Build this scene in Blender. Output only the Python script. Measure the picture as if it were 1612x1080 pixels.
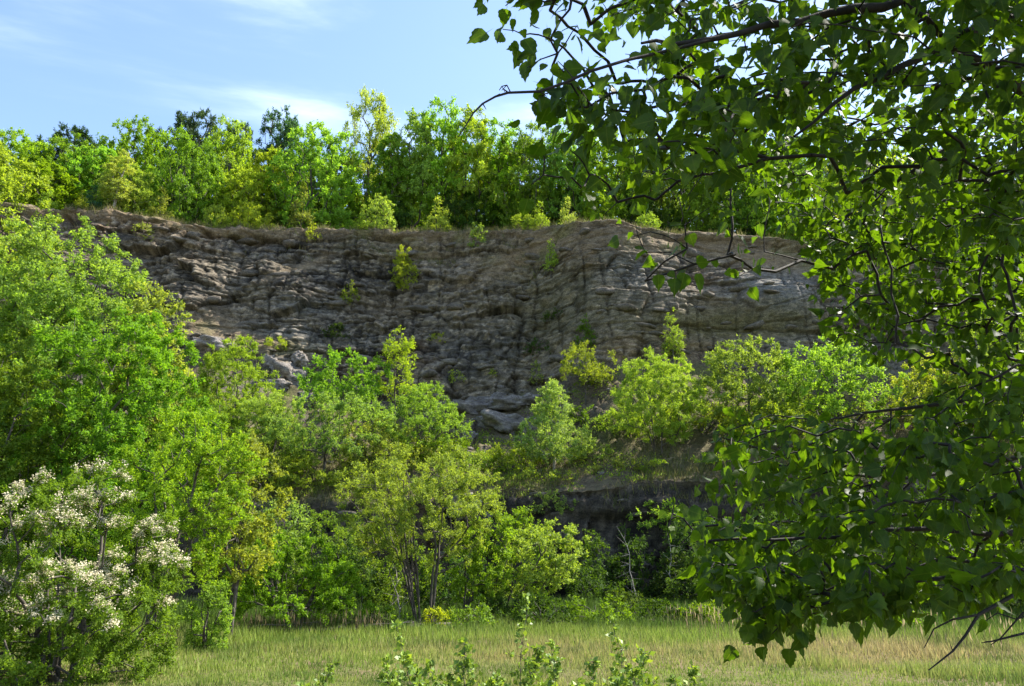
import bpy, math
import numpy as np
from mathutils import Vector
from mathutils.bvhtree import BVHTree

for o in list(bpy.data.objects):
    bpy.data.objects.remove(o)
sc = bpy.context.scene
COL = sc.collection

# ------------------------------------------------------------------ camera, sky, sun, exposure
EYE, PITCH, LENS = 1.65, math.radians(16.0), 28.0
cam_d = bpy.data.cameras.new('camera')
cam_d.lens = LENS
cam_d.sensor_width = 36.0
cam_d.clip_start, cam_d.clip_end = 0.05, 3000.0
cam = bpy.data.objects.new('camera', cam_d)
COL.objects.link(cam)
cam.location = (0, 0, EYE)
cam.rotation_euler = (math.radians(90) + PITCH, 0, 0)
sc.camera = cam

SUN_DIR = Vector((0.57, 0.27, 0.77)).normalized()       # towards the sun
sun_d = bpy.data.lights.new('sun', 'SUN')
sun_d.energy = 4.6
sun_d.angle = math.radians(0.5)
sun_d.color = (1.0, 0.94, 0.84)
sun = bpy.data.objects.new('sun', sun_d)
COL.objects.link(sun)
sun.rotation_euler = SUN_DIR.to_track_quat('Z', 'Y').to_euler()

world = bpy.data.worlds.new('World')
sc.world = world
world.use_nodes = True
wn, wl = world.node_tree.nodes, world.node_tree.links
wn.clear()
w_out = wn.new('ShaderNodeOutputWorld')
w_bg = wn.new('ShaderNodeBackground')
w_sky = wn.new('ShaderNodeTexSky')
w_sky.sky_type = 'NISHITA'
w_sky.sun_disc = False
w_sky.sun_elevation = math.asin(SUN_DIR.z)
w_sky.sun_rotation = math.atan2(SUN_DIR.x, SUN_DIR.y)
w_sky.air_density, w_sky.dust_density, w_sky.ozone_density = 1.0, 0.7, 1.8
w_bg.inputs['Strength'].default_value = 0.116
# thin cirrus, by direction on the sky
w_tc = wn.new('ShaderNodeTexCoord')
w_map = wn.new('ShaderNodeMapping')
w_map.inputs['Location'].default_value = (0.22, 0.2, 0.02)
w_map.inputs['Rotation'].default_value = (0.1, 0.25, 0.2)
w_map.inputs['Scale'].default_value = (1.5, 2.0, 5.0)
w_nz = wn.new('ShaderNodeTexNoise')
w_nz.inputs['Scale'].default_value = 1.0
w_nz.inputs['Detail'].default_value = 7.0
w_nz.inputs['Roughness'].default_value = 0.55
w_nz.inputs['Distortion'].default_value = 0.35
w_rmp = wn.new('ShaderNodeMapRange')
w_rmp.interpolation_type = 'SMOOTHERSTEP'
w_rmp.inputs['From Min'].default_value = 0.47
w_rmp.inputs['From Max'].default_value = 0.85
w_rmp.inputs['To Max'].default_value = 0.62
w_mix = wn.new('ShaderNodeMix')
w_mix.data_type = 'RGBA'
w_mix.inputs['B'].default_value = (9.5, 9.8, 10.2, 1)
wl.new(w_tc.outputs['Generated'], w_map.inputs['Vector'])
wl.new(w_map.outputs['Vector'], w_nz.inputs['Vector'])
wl.new(w_nz.outputs['Fac'], w_rmp.inputs['Value'])
wl.new(w_rmp.outputs['Result'], w_mix.inputs['Factor'])
wl.new(w_sky.outputs['Color'], w_mix.inputs['A'])
wl.new(w_mix.outputs['Result'], w_bg.inputs['Color'])
wl.new(w_bg.outputs['Background'], w_out.inputs['Surface'])

sc.view_settings.view_transform = 'Standard'
sc.view_settings.look = 'None'
sc.view_settings.gamma = 1.0
sc.view_settings.use_curve_mapping = False
sc.view_settings.exposure = 1.62
sc.render.engine = 'CYCLES'
sc.cycles.max_bounces = 8
sc.cycles.diffuse_bounces = 4
sc.cycles.transmission_bounces = 6
sc.cycles.glossy_bounces = 2
sc.cycles.use_denoising = True
sc.cycles.caustics_reflective = False
sc.cycles.caustics_refractive = False

# ------------------------------------------------------------------ geometry of the view (used to measure places off the photograph)
F = LENS / 36.0 * 1612.0
cP, sP = math.cos(PITCH), math.sin(PITCH)
def ray(px, py):
    cx, cy = (px - 806.0) / F, (540.0 - py) / F
    return Vector((cx, cP - cy * sP, sP + cy * cP))
def at(px, py, Y):
    d = ray(px, py)
    t = Y / d.y
    return Vector((d.x * t, Y, EYE + d.z * t))
def pix(p):
    """numpy (N,3) -> photo pixels and depth"""
    p = np.asarray(p, float)
    x, y, z = p[..., 0], p[..., 1], p[..., 2] - EYE
    f = y * cP + z * sP
    u = -y * sP + z * cP
    f = np.where(np.abs(f) < 1e-6, 1e-6, f)
    return 806 + F * x / f, 540 - F * u / f, f

# ------------------------------------------------------------------ noise
def _h(*a):
    h = np.zeros(np.broadcast(*a).shape, np.uint32) + np.uint32(374761393)
    for i, v in enumerate(a):
        h = (h ^ (v.astype(np.int64).astype(np.uint32) * np.uint32((668265263, 2246822519, 3266489917, 2654435761)[i % 4])))
        h = (h << np.uint32(13)) | (h >> np.uint32(19))
        h = h * np.uint32(1274126177)
        h ^= h >> np.uint32(15)
    return (h & np.uint32(0xFFFFFF)).astype(np.float64) / float(0xFFFFFF)
def vn3(x, y, z, seed=0):
    x, y, z = np.broadcast_arrays(np.asarray(x, float), np.asarray(y, float), np.asarray(z, float))
    xi, yi, zi = np.floor(x), np.floor(y), np.floor(z)
    fx, fy, fz = x - xi, y - yi, z - zi
    fx, fy, fz = (f * f * f * (f * (f * 6 - 15) + 10) for f in (fx, fy, fz))
    s = np.full(x.shape, seed * 131 + 7)
    r = 0
    for dx in (0, 1):
        wx = fx if dx else 1 - fx
        for dy in (0, 1):
            wy = fy if dy else 1 - fy
            for dz in (0, 1):
                wz = fz if dz else 1 - fz
                r = r + wx * wy * wz * _h(xi + dx, yi + dy, zi + dz, s)
    return r * 2 - 1
def fbm(x, y, z, octv=4, seed=0, gain=0.5):
    r, a, f, t = 0, 1.0, 1.0, 0
    for k in range(octv):
        r = r + a * vn3(np.asarray(x) * f + 17.3 * k, np.asarray(y) * f - 9.1 * k, np.asarray(z) * f + 4.7 * k, seed + k)
        t += a
        a *= gain
        f *= 2.03
    return r / t
def sstep(a, b, x):
    t = np.clip((x - a) / (b - a), 0, 1)
    return t * t * (3 - 2 * t)
def unit(v):
    return v / np.maximum(np.linalg.norm(v, axis=-1, keepdims=True), 1e-9)

# ------------------------------------------------------------------ object helpers
def mesh_np(name, verts, faces, mats, attrs=None, smooth=False):
    """faces: int array (N,3) or (N,4)"""
    verts = np.asarray(verts, np.float32)
    faces = np.asarray(faces, np.int32)
    me = bpy.data.meshes.new(name)
    k = faces.shape[1]
    me.vertices.add(len(verts))
    me.vertices.foreach_set('co', verts.ravel())
    me.loops.add(faces.size)
    me.loops.foreach_set('vertex_index', faces.ravel())
    me.polygons.add(len(faces))
    me.polygons.foreach_set('loop_start', np.arange(0, faces.size, k, dtype=np.int32))
    me.polygons.foreach_set('loop_total', np.full(len(faces), k, np.int32))
    if smooth:
        me.polygons.foreach_set('use_smooth', np.ones(len(faces), bool))
    me.update(calc_edges=True)
    for an, av in (attrs or {}).items():
        av = np.asarray(av, np.float32)
        if av.ndim == 1:
            a = me.attributes.new(an, 'FLOAT', 'POINT')
            a.data.foreach_set('value', av)
        else:
            a = me.attributes.new(an, 'FLOAT_COLOR', 'POINT')
            c4 = np.ones((len(av), 4), np.float32)
            c4[:, :3] = av[:, :3]
            a.data.foreach_set('color', c4.ravel())
    for m in (mats if isinstance(mats, (list, tuple)) else [mats]):
        me.materials.append(m)
    return me
def link(name, me, parent=None, loc=None, rot=None, scale=None, color=None):
    o = bpy.data.objects.new(name, me)
    COL.objects.link(o)
    if parent is not None:
        o.parent = parent
    if loc is not None:
        o.location = loc
    if rot is not None:
        o.rotation_euler = rot
    if scale is not None:
        o.scale = scale
    if color is not None:
        o.color = (*color, 1)
    return o
def tag(o, label=None, cat=None, group=None, kind=None):
    if label: o['label'] = label
    if cat: o['category'] = cat
    if group: o['group'] = group
    if kind: o['kind'] = kind
    return o
def thing(name, label, cat, loc=(0, 0, 0), rz=0.0, group=None, scale=None):
    return tag(link(name, None, None, loc, (0, 0, rz), scale), label, cat, group)

# ------------------------------------------------------------------ materials
def new_mat(name):
    m = bpy.data.materials.new(name)
    m.use_nodes = True
    m.node_tree.nodes.clear()
    return m, m.node_tree.nodes, m.node_tree.links
def mathn(n, l, op, a, b=None):
    q = n.new('ShaderNodeMath'); q.operation = op
    for i, v in enumerate((a, b)):
        if v is None: continue
        if isinstance(v, (int, float)): q.inputs[i].default_value = v
        else: l.new(v, q.inputs[i])
    return q.outputs[0]
def mixc(n, l, fac, a, b, blend='MIX'):
    q = n.new('ShaderNodeMix'); q.data_type = 'RGBA'; q.blend_type = blend
    for key, v in (('Factor', fac), ('A', a), ('B', b)):
        if isinstance(v, (int, float)): q.inputs[key].default_value = v
        elif isinstance(v, tuple): q.inputs[key].default_value = (*v, 1)
        else: l.new(v, q.inputs[key])
    return q.outputs['Result']
def noise(n, l, scale, detail=4, rough=0.6, vec=None):
    q = n.new('ShaderNodeTexNoise')
    q.inputs['Scale'].default_value = scale
    q.inputs['Detail'].default_value = detail
    q.inputs['Roughness'].default_value = rough
    if vec is not None: l.new(vec, q.inputs['Vector'])
    return q.outputs['Fac']
def maprange(n, l, v, a, b, c=0.0, d=1.0):
    q = n.new('ShaderNodeMapRange')
    l.new(v, q.inputs['Value'])
    for k, x in (('From Min', a), ('From Max', b), ('To Min', c), ('To Max', d)):
        q.inputs[k].default_value = x
    return q.outputs['Result']

def leaf_material(name, trans=0.45, rough=0.5, spec=0.35, tmul=(1.25, 1.15, 0.4), young=(1.35, 1.15, 0.7), veins=False):
    """colour = the object's own leaf colour, varied leaf by leaf"""
    m, n, l = new_mat(name)
    out = n.new('ShaderNodeOutputMaterial')
    oi = n.new('ShaderNodeObjectInfo')
    at_ = n.new('ShaderNodeAttribute'); at_.attribute_name = 'tint'
    v = maprange(n, l, at_.outputs['Fac'], 0, 1, 0.82, 1.58)
    c1 = n.new('ShaderNodeVectorMath'); c1.operation = 'SCALE'
    l.new(oi.outputs['Color'], c1.inputs[0]); l.new(v, c1.inputs['Scale'])
    c2 = n.new('ShaderNodeVectorMath'); c2.operation = 'MULTIPLY'
    l.new(c1.outputs[0], c2.inputs[0]); c2.inputs[1].default_value = young
    yf = maprange(n, l, at_.outputs['Fac'], 0.55, 1.0, 0.0, 0.8)
    col = mixc(n, l, yf, c1.outputs[0], c2.outputs[0])
    if veins:
        ax = n.new('ShaderNodeAttribute'); ax.attribute_name = 'across'
        ay = n.new('ShaderNodeAttribute'); ay.attribute_name = 'along'
        x_ = mathn(n, l, 'ABSOLUTE', mathn(n, l, 'SUBTRACT', ax.outputs['Fac'], 1.0))
        rib = maprange(n, l, x_, 0.012, 0.03, 1.0, 0.0)
        sv_ = mathn(n, l, 'FRACT', mathn(n, l, 'MULTIPLY', mathn(n, l, 'SUBTRACT', ay.outputs['Fac'], mathn(n, l, 'MULTIPLY', x_, 0.75)), 7.0))
        side_ = mathn(n, l, 'MULTIPLY', maprange(n, l, sv_, 0.0, 0.16, 1.0, 0.0), maprange(n, l, x_, 0.9, 0.95, 0.5, 0.0))
        vn_ = mathn(n, l, 'MAXIMUM', rib, side_)
        g_ = n.new('ShaderNodeNewGeometry')
        bl_ = maprange(n, l, noise(n, l, 55.0, 3, 0.6, g_.outputs['Position']), 0.35, 0.7, 0.8, 1.2)
        c3 = n.new('ShaderNodeVectorMath'); c3.operation = 'SCALE'
        l.new(col, c3.inputs[0]); l.new(bl_, c3.inputs['Scale'])
        col = mixc(n, l, mathn(n, l, 'MULTIPLY', vn_, 0.55), c3.outputs[0], (0.07, 0.11, 0.02))
    p = n.new('ShaderNodeBsdfPrincipled')
    l.new(col, p.inputs['Base Color'])
    p.inputs['Roughness'].default_value = rough
    p.inputs['Specular IOR Level'].default_value = spec
    t = n.new('ShaderNodeBsdfTranslucent')
    tc = n.new('ShaderNodeVectorMath'); tc.operation = 'MULTIPLY'
    l.new(col, tc.inputs[0]); tc.inputs[1].default_value = tmul
    l.new(tc.outputs[0], t.inputs['Color'])
    mx = n.new('ShaderNodeMixShader'); mx.inputs[0].default_value = trans
    l.new(p.outputs[0], mx.inputs[1]); l.new(t.outputs[0], mx.inputs[2])
    l.new(mx.outputs[0], out.inputs['Surface'])
    return m
M_LEAF = leaf_material('leaf', 0.5, 0.6, 0.12, (1.35, 1.3, 0.45), (1.25, 1.15, 0.8))
M_BIRCHLEAF = leaf_material('birch_leaf', 0.55, 0.52, 0.30, (3.6, 3.1, 0.6), veins=True)

def grass_material():
    m, n, l = new_mat('grass_blade')
    out = n.new('ShaderNodeOutputMaterial')
    a = n.new('ShaderNodeAttribute'); a.attribute_name = 'col'
    d = n.new('ShaderNodeBsdfPrincipled')
    d.inputs['Roughness'].default_value = 0.6
    d.inputs['Specular IOR Level'].default_value = 0.25
    l.new(a.outputs['Color'], d.inputs['Base Color'])
    t = n.new('ShaderNodeBsdfTranslucent'); l.new(a.outputs['Color'], t.inputs['Color'])
    mx = n.new('ShaderNodeMixShader'); mx.inputs[0].default_value = 0.4
    l.new(d.outputs[0], mx.inputs[1]); l.new(t.outputs[0], mx.inputs[2])
    l.new(mx.outputs[0], out.inputs['Surface'])
    return m
M_GRASS = grass_material()

def bark_material(name, c1, c2, scale=14.0, white=False):
    m, n, l = new_mat(name)
    out = n.new('ShaderNodeOutputMaterial')
    p = n.new('ShaderNodeBsdfPrincipled')
    p.inputs['Roughness'].default_value = 0.85
    g = n.new('ShaderNodeNewGeometry')
    mp = n.new('ShaderNodeMapping')
    mp.inputs['Scale'].default_value = (1, 1, 4.0 if white else 0.35)
    l.new(g.outputs['Position'], mp.inputs['Vector'])
    f = noise(n, l, scale, 5, 0.65, mp.outputs['Vector'])
    l.new(mixc(n, l, maprange(n, l, f, 0.38, 0.62), c1, c2), p.inputs['Base Color'])
    b = n.new('ShaderNodeBump'); b.inputs['Strength'].default_value = 0.5; b.inputs['Distance'].default_value = 0.01
    l.new(f, b.inputs['Height']); l.new(b.outputs[0], p.inputs['Normal'])
    l.new(p.outputs[0], out.inputs['Surface'])
    return m
M_BARK = bark_material('bark', (0.035, 0.028, 0.021), (0.10, 0.085, 0.066))
M_PALEBARK = bark_material('pale_bark', (0.12, 0.10, 0.08), (0.42, 0.39, 0.34), 9.0, True)
M_DARKBARK = bark_material('dark_twig_bark', (0.006, 0.0045, 0.0035), (0.02, 0.014, 0.011), 30.0)
M_DEAD = bark_material('dead_wood', (0.08, 0.068, 0.055), (0.19, 0.17, 0.145), 20.0)

def rock_material(name='rock', use_attr=True, base=(0.24, 0.215, 0.18)):
    m, n, l = new_mat(name)
    out = n.new('ShaderNodeOutputMaterial')
    p = n.new('ShaderNodeBsdfPrincipled')
    p.inputs['Roughness'].default_value = 0.92
    p.inputs['Specular IOR Level'].default_value = 0.15
    g = n.new('ShaderNodeNewGeometry')
    pos = g.outputs['Position']
    if use_attr:
        a = n.new('ShaderNodeAttribute'); a.attribute_name = 'col'
        c = a.outputs['Color']
    else:
        c = mixc(n, l, maprange(n, l, noise(n, l, 1.1, 4, 0.6, pos), 0.4, 0.62), base, tuple(x * 0.66 for x in base))
    mp = n.new('ShaderNodeMapping'); mp.inputs['Scale'].default_value = (1.0, 1.0, 2.6)
    l.new(pos, mp.inputs['Vector'])
    n1 = noise(n, l, 2.6, 7, 0.72, mp.outputs['Vector'])
    n2 = noise(n, l, 11.0, 6, 0.75, pos)
    c = mixc(n, l, 1.0, c, mixc(n, l, maprange(n, l, n1, 0.33, 0.68), (0.55, 0.55, 0.57), (1.36, 1.32, 1.26)), 'MULTIPLY')
    c = mixc(n, l, 1.0, c, mixc(n, l, maprange(n, l, n2, 0.34, 0.66), (0.5, 0.5, 0.5), (1.5, 1.48, 1.44)), 'MULTIPLY')
    # crumbs, soil and dry moss settle on what faces up
    sx = n.new('ShaderNodeSeparateXYZ'); l.new(g.outputs['Normal'], sx.inputs[0])
    up = maprange(n, l, sx.outputs['Z'], 0.62, 0.92)
    up = mathn(n, l, 'MULTIPLY', up, maprange(n, l, noise(n, l, 0.9, 5, 0.7, pos), 0.36, 0.56, 0.15, 0.85))
    soil = mixc(n, l, maprange(n, l, n1, 0.4, 0.6), (0.115, 0.085, 0.052), (0.165, 0.145, 0.075))
    c = mixc(n, l, up, c, soil)
    l.new(c, p.inputs['Base Color'])
    b = n.new('ShaderNodeBump'); b.inputs['Strength'].default_value = 0.9; b.inputs['Distance'].default_value = 0.14
    l.new(mathn(n, l, 'ADD', n1, mathn(n, l, 'MULTIPLY', n2, 0.35)), b.inputs['Height'])
    l.new(b.outputs[0], p.inputs['Normal'])
    l.new(p.outputs[0], out.inputs['Surface'])
    return m
M_ROCK = rock_material()
M_BOULDER = rock_material('boulder_rock', False, (0.26, 0.24, 0.225))
M_BLOCK = rock_material('block_rock', False, (0.17, 0.152, 0.128))

def ground_material():
    m, n, l = new_mat('meadow_ground')
    out = n.new('ShaderNodeOutputMaterial')
    p = n.new('ShaderNodeBsdfPrincipled')
    p.inputs['Roughness'].default_value = 0.95
    p.inputs['Specular IOR Level'].default_value = 0.1
    g = n.new('ShaderNodeNewGeometry'); pos = g.outputs['Position']
    a = noise(n, l, 0.35, 5, 0.6, pos); b_ = noise(n, l, 5.0, 5, 0.7, pos)
    c = mixc(n, l, maprange(n, l, a, 0.4, 0.6), (0.09, 0.10, 0.03), (0.15, 0.112, 0.065))
    c = mixc(n, l, 1.0, c, mixc(n, l, maprange(n, l, b_, 0.3, 0.7), (0.55, 0.55, 0.55), (1.25, 1.25, 1.25)), 'MULTIPLY')
    l.new(c, p.inputs['Base Color'])
    bp = n.new('ShaderNodeBump'); bp.inputs['Strength'].default_value = 0.6; bp.inputs['Distance'].default_value = 0.05
    l.new(b_, bp.inputs['Height']); l.new(bp.outputs[0], p.inputs['Normal'])
    l.new(p.outputs[0], out.inputs['Surface'])
    return m
M_GROUND = ground_material()

def plain_material(name, c, rough=0.8):
    m, n, l = new_mat(name)
    out = n.new('ShaderNodeOutputMaterial')
    p = n.new('ShaderNodeBsdfPrincipled')
    g = n.new('ShaderNodeNewGeometry')
    f = noise(n, l, 6.0, 3, 0.6, g.outputs['Position'])
    l.new(mixc(n, l, f, tuple(x * 0.8 for x in c), tuple(min(1, x * 1.15) for x in c)), p.inputs['Base Color'])
    p.inputs['Roughness'].default_value = rough
    t = n.new('ShaderNodeBsdfTranslucent'); t.inputs['Color'].default_value = (*c, 1)
    mx = n.new('ShaderNodeMixShader'); mx.inputs[0].default_value = 0.25
    l.new(p.outputs[0], mx.inputs[1]); l.new(t.outputs[0], mx.inputs[2])
    l.new(mx.outputs[0], out.inputs['Surface'])
    return m
M_BLOSSOM = plain_material('blossom', (0.60, 0.54, 0.36), 0.7)

# ------------------------------------------------------------------ terrain: quarry profile swept along x
def line(pts):
    P = [at(px, py, Y) for px, py, Y in pts]
    x = np.array([p.x for p in P]); o = np.argsort(x)
    return x[o], np.array([p.y for p in P])[o], np.array([p.z for p in P])[o]
LN_B = line([(-500, 800, 40), (0, 800, 40.5), (380, 792, 41.5), (560, 788, 42), (820, 772, 41.5), (990, 764, 41), (1200, 758, 40.5), (1700, 752, 39), (2200, 752, 38)])
LN_C = line([(-500, 690, 45), (0, 690, 46), (380, 710, 47), (560, 722, 47.5), (820, 716, 47), (990, 690, 46.5), (1200, 660, 46), (1700, 640, 44.5), (2200, 640, 43)])
LN_D = line([(-500, 520, 50), (0, 540, 51), (300, 548, 53.5), (480, 598, 54.5), (620, 640, 54.5), (760, 640, 54.5), (850, 610, 53.5), (940, 575, 51.5), (1040, 560, 51.5), (1150, 570, 53), (1300, 555, 52), (1500, 590, 50), (1800, 600, 47), (2200, 600, 45)])
LN_E = line([(-500, 318, 51.5), (-100, 322, 52.5), (60, 330, 54.5), (130, 327, 55.5), (200, 335, 56.5), (270, 352, 57.5), (340, 362, 58.5), (420, 363, 59.0), (500, 360, 59.5), (560, 362, 59.5), (640, 365, 59.5), (740, 363, 59.3), (830, 362, 58.0), (890, 354, 56.5), (960, 352, 55.8), (1020, 364, 56.0), (1100, 374, 57.0), (1200, 379, 56.5), (1330, 400, 55.0), (1500, 440, 52.0), (1700, 468, 48.0), (2200, 470, 45.0)])

def terr_lines(x):
    """profile nodes at x: arrays y,z of shape (7, n)"""
    x = np.atleast_1d(np.asarray(x, float))
    yb, zb = np.interp(x, LN_B[0], LN_B[1]), np.interp(x, LN_B[0], LN_B[2])
    yc, zc = np.interp(x, LN_C[0], LN_C[1]), np.interp(x, LN_C[0], LN_C[2])
    yd, zd = np.interp(x, LN_D[0], LN_D[1]), np.interp(x, LN_D[0], LN_D[2])
    ye, ze = np.interp(x, LN_E[0], LN_E[1]), np.interp(x, LN_E[0], LN_E[2])
    ya, za = yb - 1.3, np.full_like(x, -0.25)
    yf, zf = ye + 22, ze + 3.2
    yg, zg = ye + 120, ze + 6.0
    return np.stack([ya, yb, yc, yd, ye, yf, yg]), np.stack([za, zb, zc, zd, ze, zf, zg])
def terrain_z(x, y):
    Y, Z = terr_lines([x])
    if y < Y[0, 0]: return 0.0
    return float(np.interp(y, Y[:, 0], Z[:, 0]))

rngT = np.random.default_rng(5)
xs = np.concatenate([np.linspace(-95, -43, 60, endpoint=False), np.linspace(-43, 43, 780, endpoint=False), np.linspace(43, 95, 61)])
TY, TZ = terr_lines(xs)
# the photograph's soft spots: smear the control curves a little so no kinks show
def smooth_cols(A, k=9):
    ker = np.hanning(k + 2)[1:-1]; ker /= ker.sum()
    return np.stack([np.convolve(np.pad(r, k // 2, mode='edge'), ker, mode='valid') for r in A])
TY, TZ = smooth_cols(TY, 25), smooth_cols(TZ, 25)
ROWS = (28, 26, 34, 200, 24, 10)         # rows in each band
NAMES = ('lower_rock_wall', 'bench', 'scree_slope', 'quarry_cliff', 'plateau', 'plateau_far')
vs = []
for k, r in enumerate(ROWS):
    vs.append(k + np.linspace(0, 1, r, endpoint=False))
vs = np.concatenate(vs + [np.array([6.0])])
band_start = np.concatenate([[0], np.cumsum(ROWS)])
ki = np.minimum(np.floor(vs).astype(int), 5)
fr = (vs - ki)[:, None]
GX = np.broadcast_to(xs[None, :], (len(vs), len(xs))).copy()
GY = TY[ki] * (1 - fr) + TY[ki + 1] * fr
GZ = TZ[ki] * (1 - fr) + TZ[ki + 1] * fr
V = np.broadcast_to(vs[:, None], GX.shape)
# outward (towards the quarry floor) direction for each band
cliffw = sstep(2.9, 3.05, V) * (1 - sstep(3.97, 4.03, V))
lowerw = sstep(0.0, 0.15, V) * (1 - sstep(0.93, 1.02, V))
benchw = np.clip(1 - cliffw - lowerw, 0, 1) * (1 - sstep(4.0, 4.1, V))
PPX, PPY, _ = pix(np.stack([GX, GY, GZ], -1))

def cells(X, Z, seed, sx, sz, tilt):
    """angular blocks: each cell its own step and its own tilt; returns height and crack mask"""
    u, w = X / sx, Z / sz
    ui, wi = np.floor(u), np.floor(w)
    f1 = np.full(X.shape, 9.0); f2 = f1.copy(); hh = np.zeros(X.shape)
    for a in (-1, 0, 1):
        for b in (-1, 0, 1):
            ca, cb_ = ui + a, wi + b
            px_ = ca + 0.1 + 0.8 * _h(ca, cb_, np.full(X.shape, seed)); pz_ = cb_ + 0.1 + 0.8 * _h(ca, cb_, np.full(X.shape, seed + 1))
            dx, dz = u - px_, w - pz_
            d = np.maximum(np.abs(dx), np.abs(dz)) * 0.7 + 0.3 * (np.abs(dx) + np.abs(dz))
            h = (_h(ca, cb_, np.full(X.shape, seed + 2)) * 2 - 1) + tilt * (dx * (_h(ca, cb_, np.full(X.shape, seed + 3)) * 2 - 1) + dz * (_h(ca, cb_, np.full(X.shape, seed + 4)) * 2 - 1)) * 2
            nw = d < f1
            f2 = np.where(nw, f1, np.minimum(f2, d)); hh = np.where(nw, h, hh); f1 = np.minimum(f1, d)
    return hh, np.exp(-((f2 - f1) / 0.06) ** 2)
def strata(X, Z, seed, tmin, tmax, wmin, wmax, dip):
    """bedded and jointed rock: protrusion, crevice mask, layer id and block id"""
    r = np.random.default_rng(seed)
    S = Z + dip * X + 0.5 * fbm(X * 0.05, Z * 0.04, 0, 2, seed) + 0.07 * fbm(X * 0.5, Z * 0.5, 0, 3, seed + 9)
    b = np.cumsum(r.uniform(tmin, tmax, 220)) + S.min() - 1
    L = np.clip(np.searchsorted(b, S) - 1, 0, len(b) - 2)
    th = b[L + 1] - b[L]
    d = np.minimum(S - b[L], b[L + 1] - S)
    pl = r.uniform(-1, 1, 221)[L]
    wd = r.uniform(wmin, wmax, 221)[L]
    ph = r.uniform(0, 50, 221)[L]
    J = (X + ph + 0.35 * fbm(X * 0.5, Z * 1.1, 3, 3, seed + 3) * 2) / wd
    jit = 0.32 * (_h(np.floor(J), L, np.full(L.shape, seed)) - 0.5)
    c = np.floor(J + jit)
    e = np.minimum(J + jit - c, c + 1 - J - jit) * wd
    bl = _h(c, L, np.full(L.shape, seed + 5)) * 2 - 1
    crev = np.maximum(np.exp(-(d / 0.07) ** 2), 0.8 * np.exp(-(e / 0.09) ** 2))
    return pl, bl, crev, L, c
pl1, bl1, cr1, L1, C1 = strata(GX, GZ, 3, 0.35, 1.35, 0.8, 3.2, 0.03)
pl2, bl2, cr2, L2, C2 = strata(GX, GZ, 8, 1.6, 3.4, 2.5, 7.5, -0.04)
big = fbm(GX * 0.11, GZ * 0.09, 0, 3, 21)
mid = fbm(GX * 0.42, GZ * 0.55, GY * 0.1, 4, 31)
fin = fbm(GX * 1.9, GZ * 2.3, GY * 0.6, 4, 41)
rid = 1 - np.abs(fbm(GX * 0.33, GZ * 0.22, 5, 4, 51)) * 2.2
# soft ground (weathered soil banks) inside the cliff, as in the photograph: top lip, the slanting bank by the spur, the sandy ledge at left
def blob(px, py, rx, ry, ang=0.0):
    c_, s_ = math.cos(ang), math.sin(ang)
    u = ((PPX - px) * c_ + (PPY - py) * s_) / rx
    v = (-(PPX - px) * s_ + (PPY - py) * c_) / ry
    return np.exp(-(u * u + v * v))
soft = np.clip(1.1 * blob(820, 400, 95, 16, -0.42) + 1.1 * blob(970, 385, 110, 30, 0.1) + 0.9 * blob(1150, 400, 120, 22, 0.12)
               + 1.0 * blob(470, 420, 70, 9, -0.5) + 1.1 * blob(335, 510, 60, 22, 0.15) + 0.9 * blob(400, 545, 90, 16, 0.15)
               + 0.7 * blob(690, 400, 100, 12, 0.1) + 0.6 * blob(610, 470, 40, 20) + 0.5 * blob(240, 345, 130, 10, 0.12)
               + 1.0 * blob(1240, 420, 90, 14, 0.15) + 0.5 * blob(880, 560, 90, 25, -0.3), 0, 1)
lip = sstep(3.90, 3.985, V + 0.03 * fbm(GX * 0.5, 0, 0, 3, 61))
soft = np.clip(np.maximum(soft * (0.7 + 0.5 * mid), 0.75 * lip), 0, 1) * cliffw
hard = (1 - 0.85 * soft) * (1 - 0.35 * blob(1180, 490, 180, 80))
WXX = GX + 0.5 * fbm(GX * 0.35, GZ * 0.35, 11, 3, 141) + 0.16 * fbm(GX * 1.5, GZ * 1.5, 12, 3, 143)
WZZ = GZ + 0.03 * GX + 0.6 * fbm(GX * 0.16, GZ * 0.2, 13, 3, 145) + 0.12 * fbm(GX * 1.6, GZ * 1.6, 14, 3, 147)
ca, ka = cells(WXX, WZZ, 151, 4.2, 2.0, 0.8)
cb2, kb = cells(WXX, WZZ, 161, 1.7, 0.8, 0.9)
cc3, kc = cells(WXX, WZZ, 171, 0.75, 0.36, 0.9)
bedded = 0.3 + 0.7 * sstep(-0.2, 0.25, fbm(GX * 0.07 + 2, GZ * 0.13, 15, 3, 181))       # where the bedding shows; elsewhere broken rock
rubb = sstep(-0.25, 0.25, fbm(GX * 0.12 - 4, GZ * 0.15, 16, 3, 183))
rough = fbm(GX * 2.6, GZ * 3.6, GY * 0.5, 5, 191, 0.62)
rough2 = 1 - np.abs(fbm(GX * 1.2, GZ * 1.9, 17, 5, 193, 0.6)) * 2.5
pl3, bl3, cr3, L3, C3 = strata(GX + 0.3 * fin, GZ + 0.25 * fin, 15, 0.14, 0.5, 0.3, 1.3, 0.03)
vx = (GX + 0.5 * fbm(GX * 0.3, GZ * 0.22, 19, 3, 197) + 0.12 * fbm(GX * 2, GZ * 1.2, 20, 3, 198)) / 1.15
vc = np.floor(vx); vd = np.abs(vx - vc - 0.2 - 0.6 * _h(vc, vc * 0, vc * 0 + 3)) * 1.15
vk = np.exp(-(vd / 0.07) ** 2) * sstep(-0.05, 0.2, fbm(vc * 1.7, GZ * 0.28, 21, 3, 199))
kb2 = np.clip(kb * (0.4 + 0.6 * rubb), 0, 1)
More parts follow.
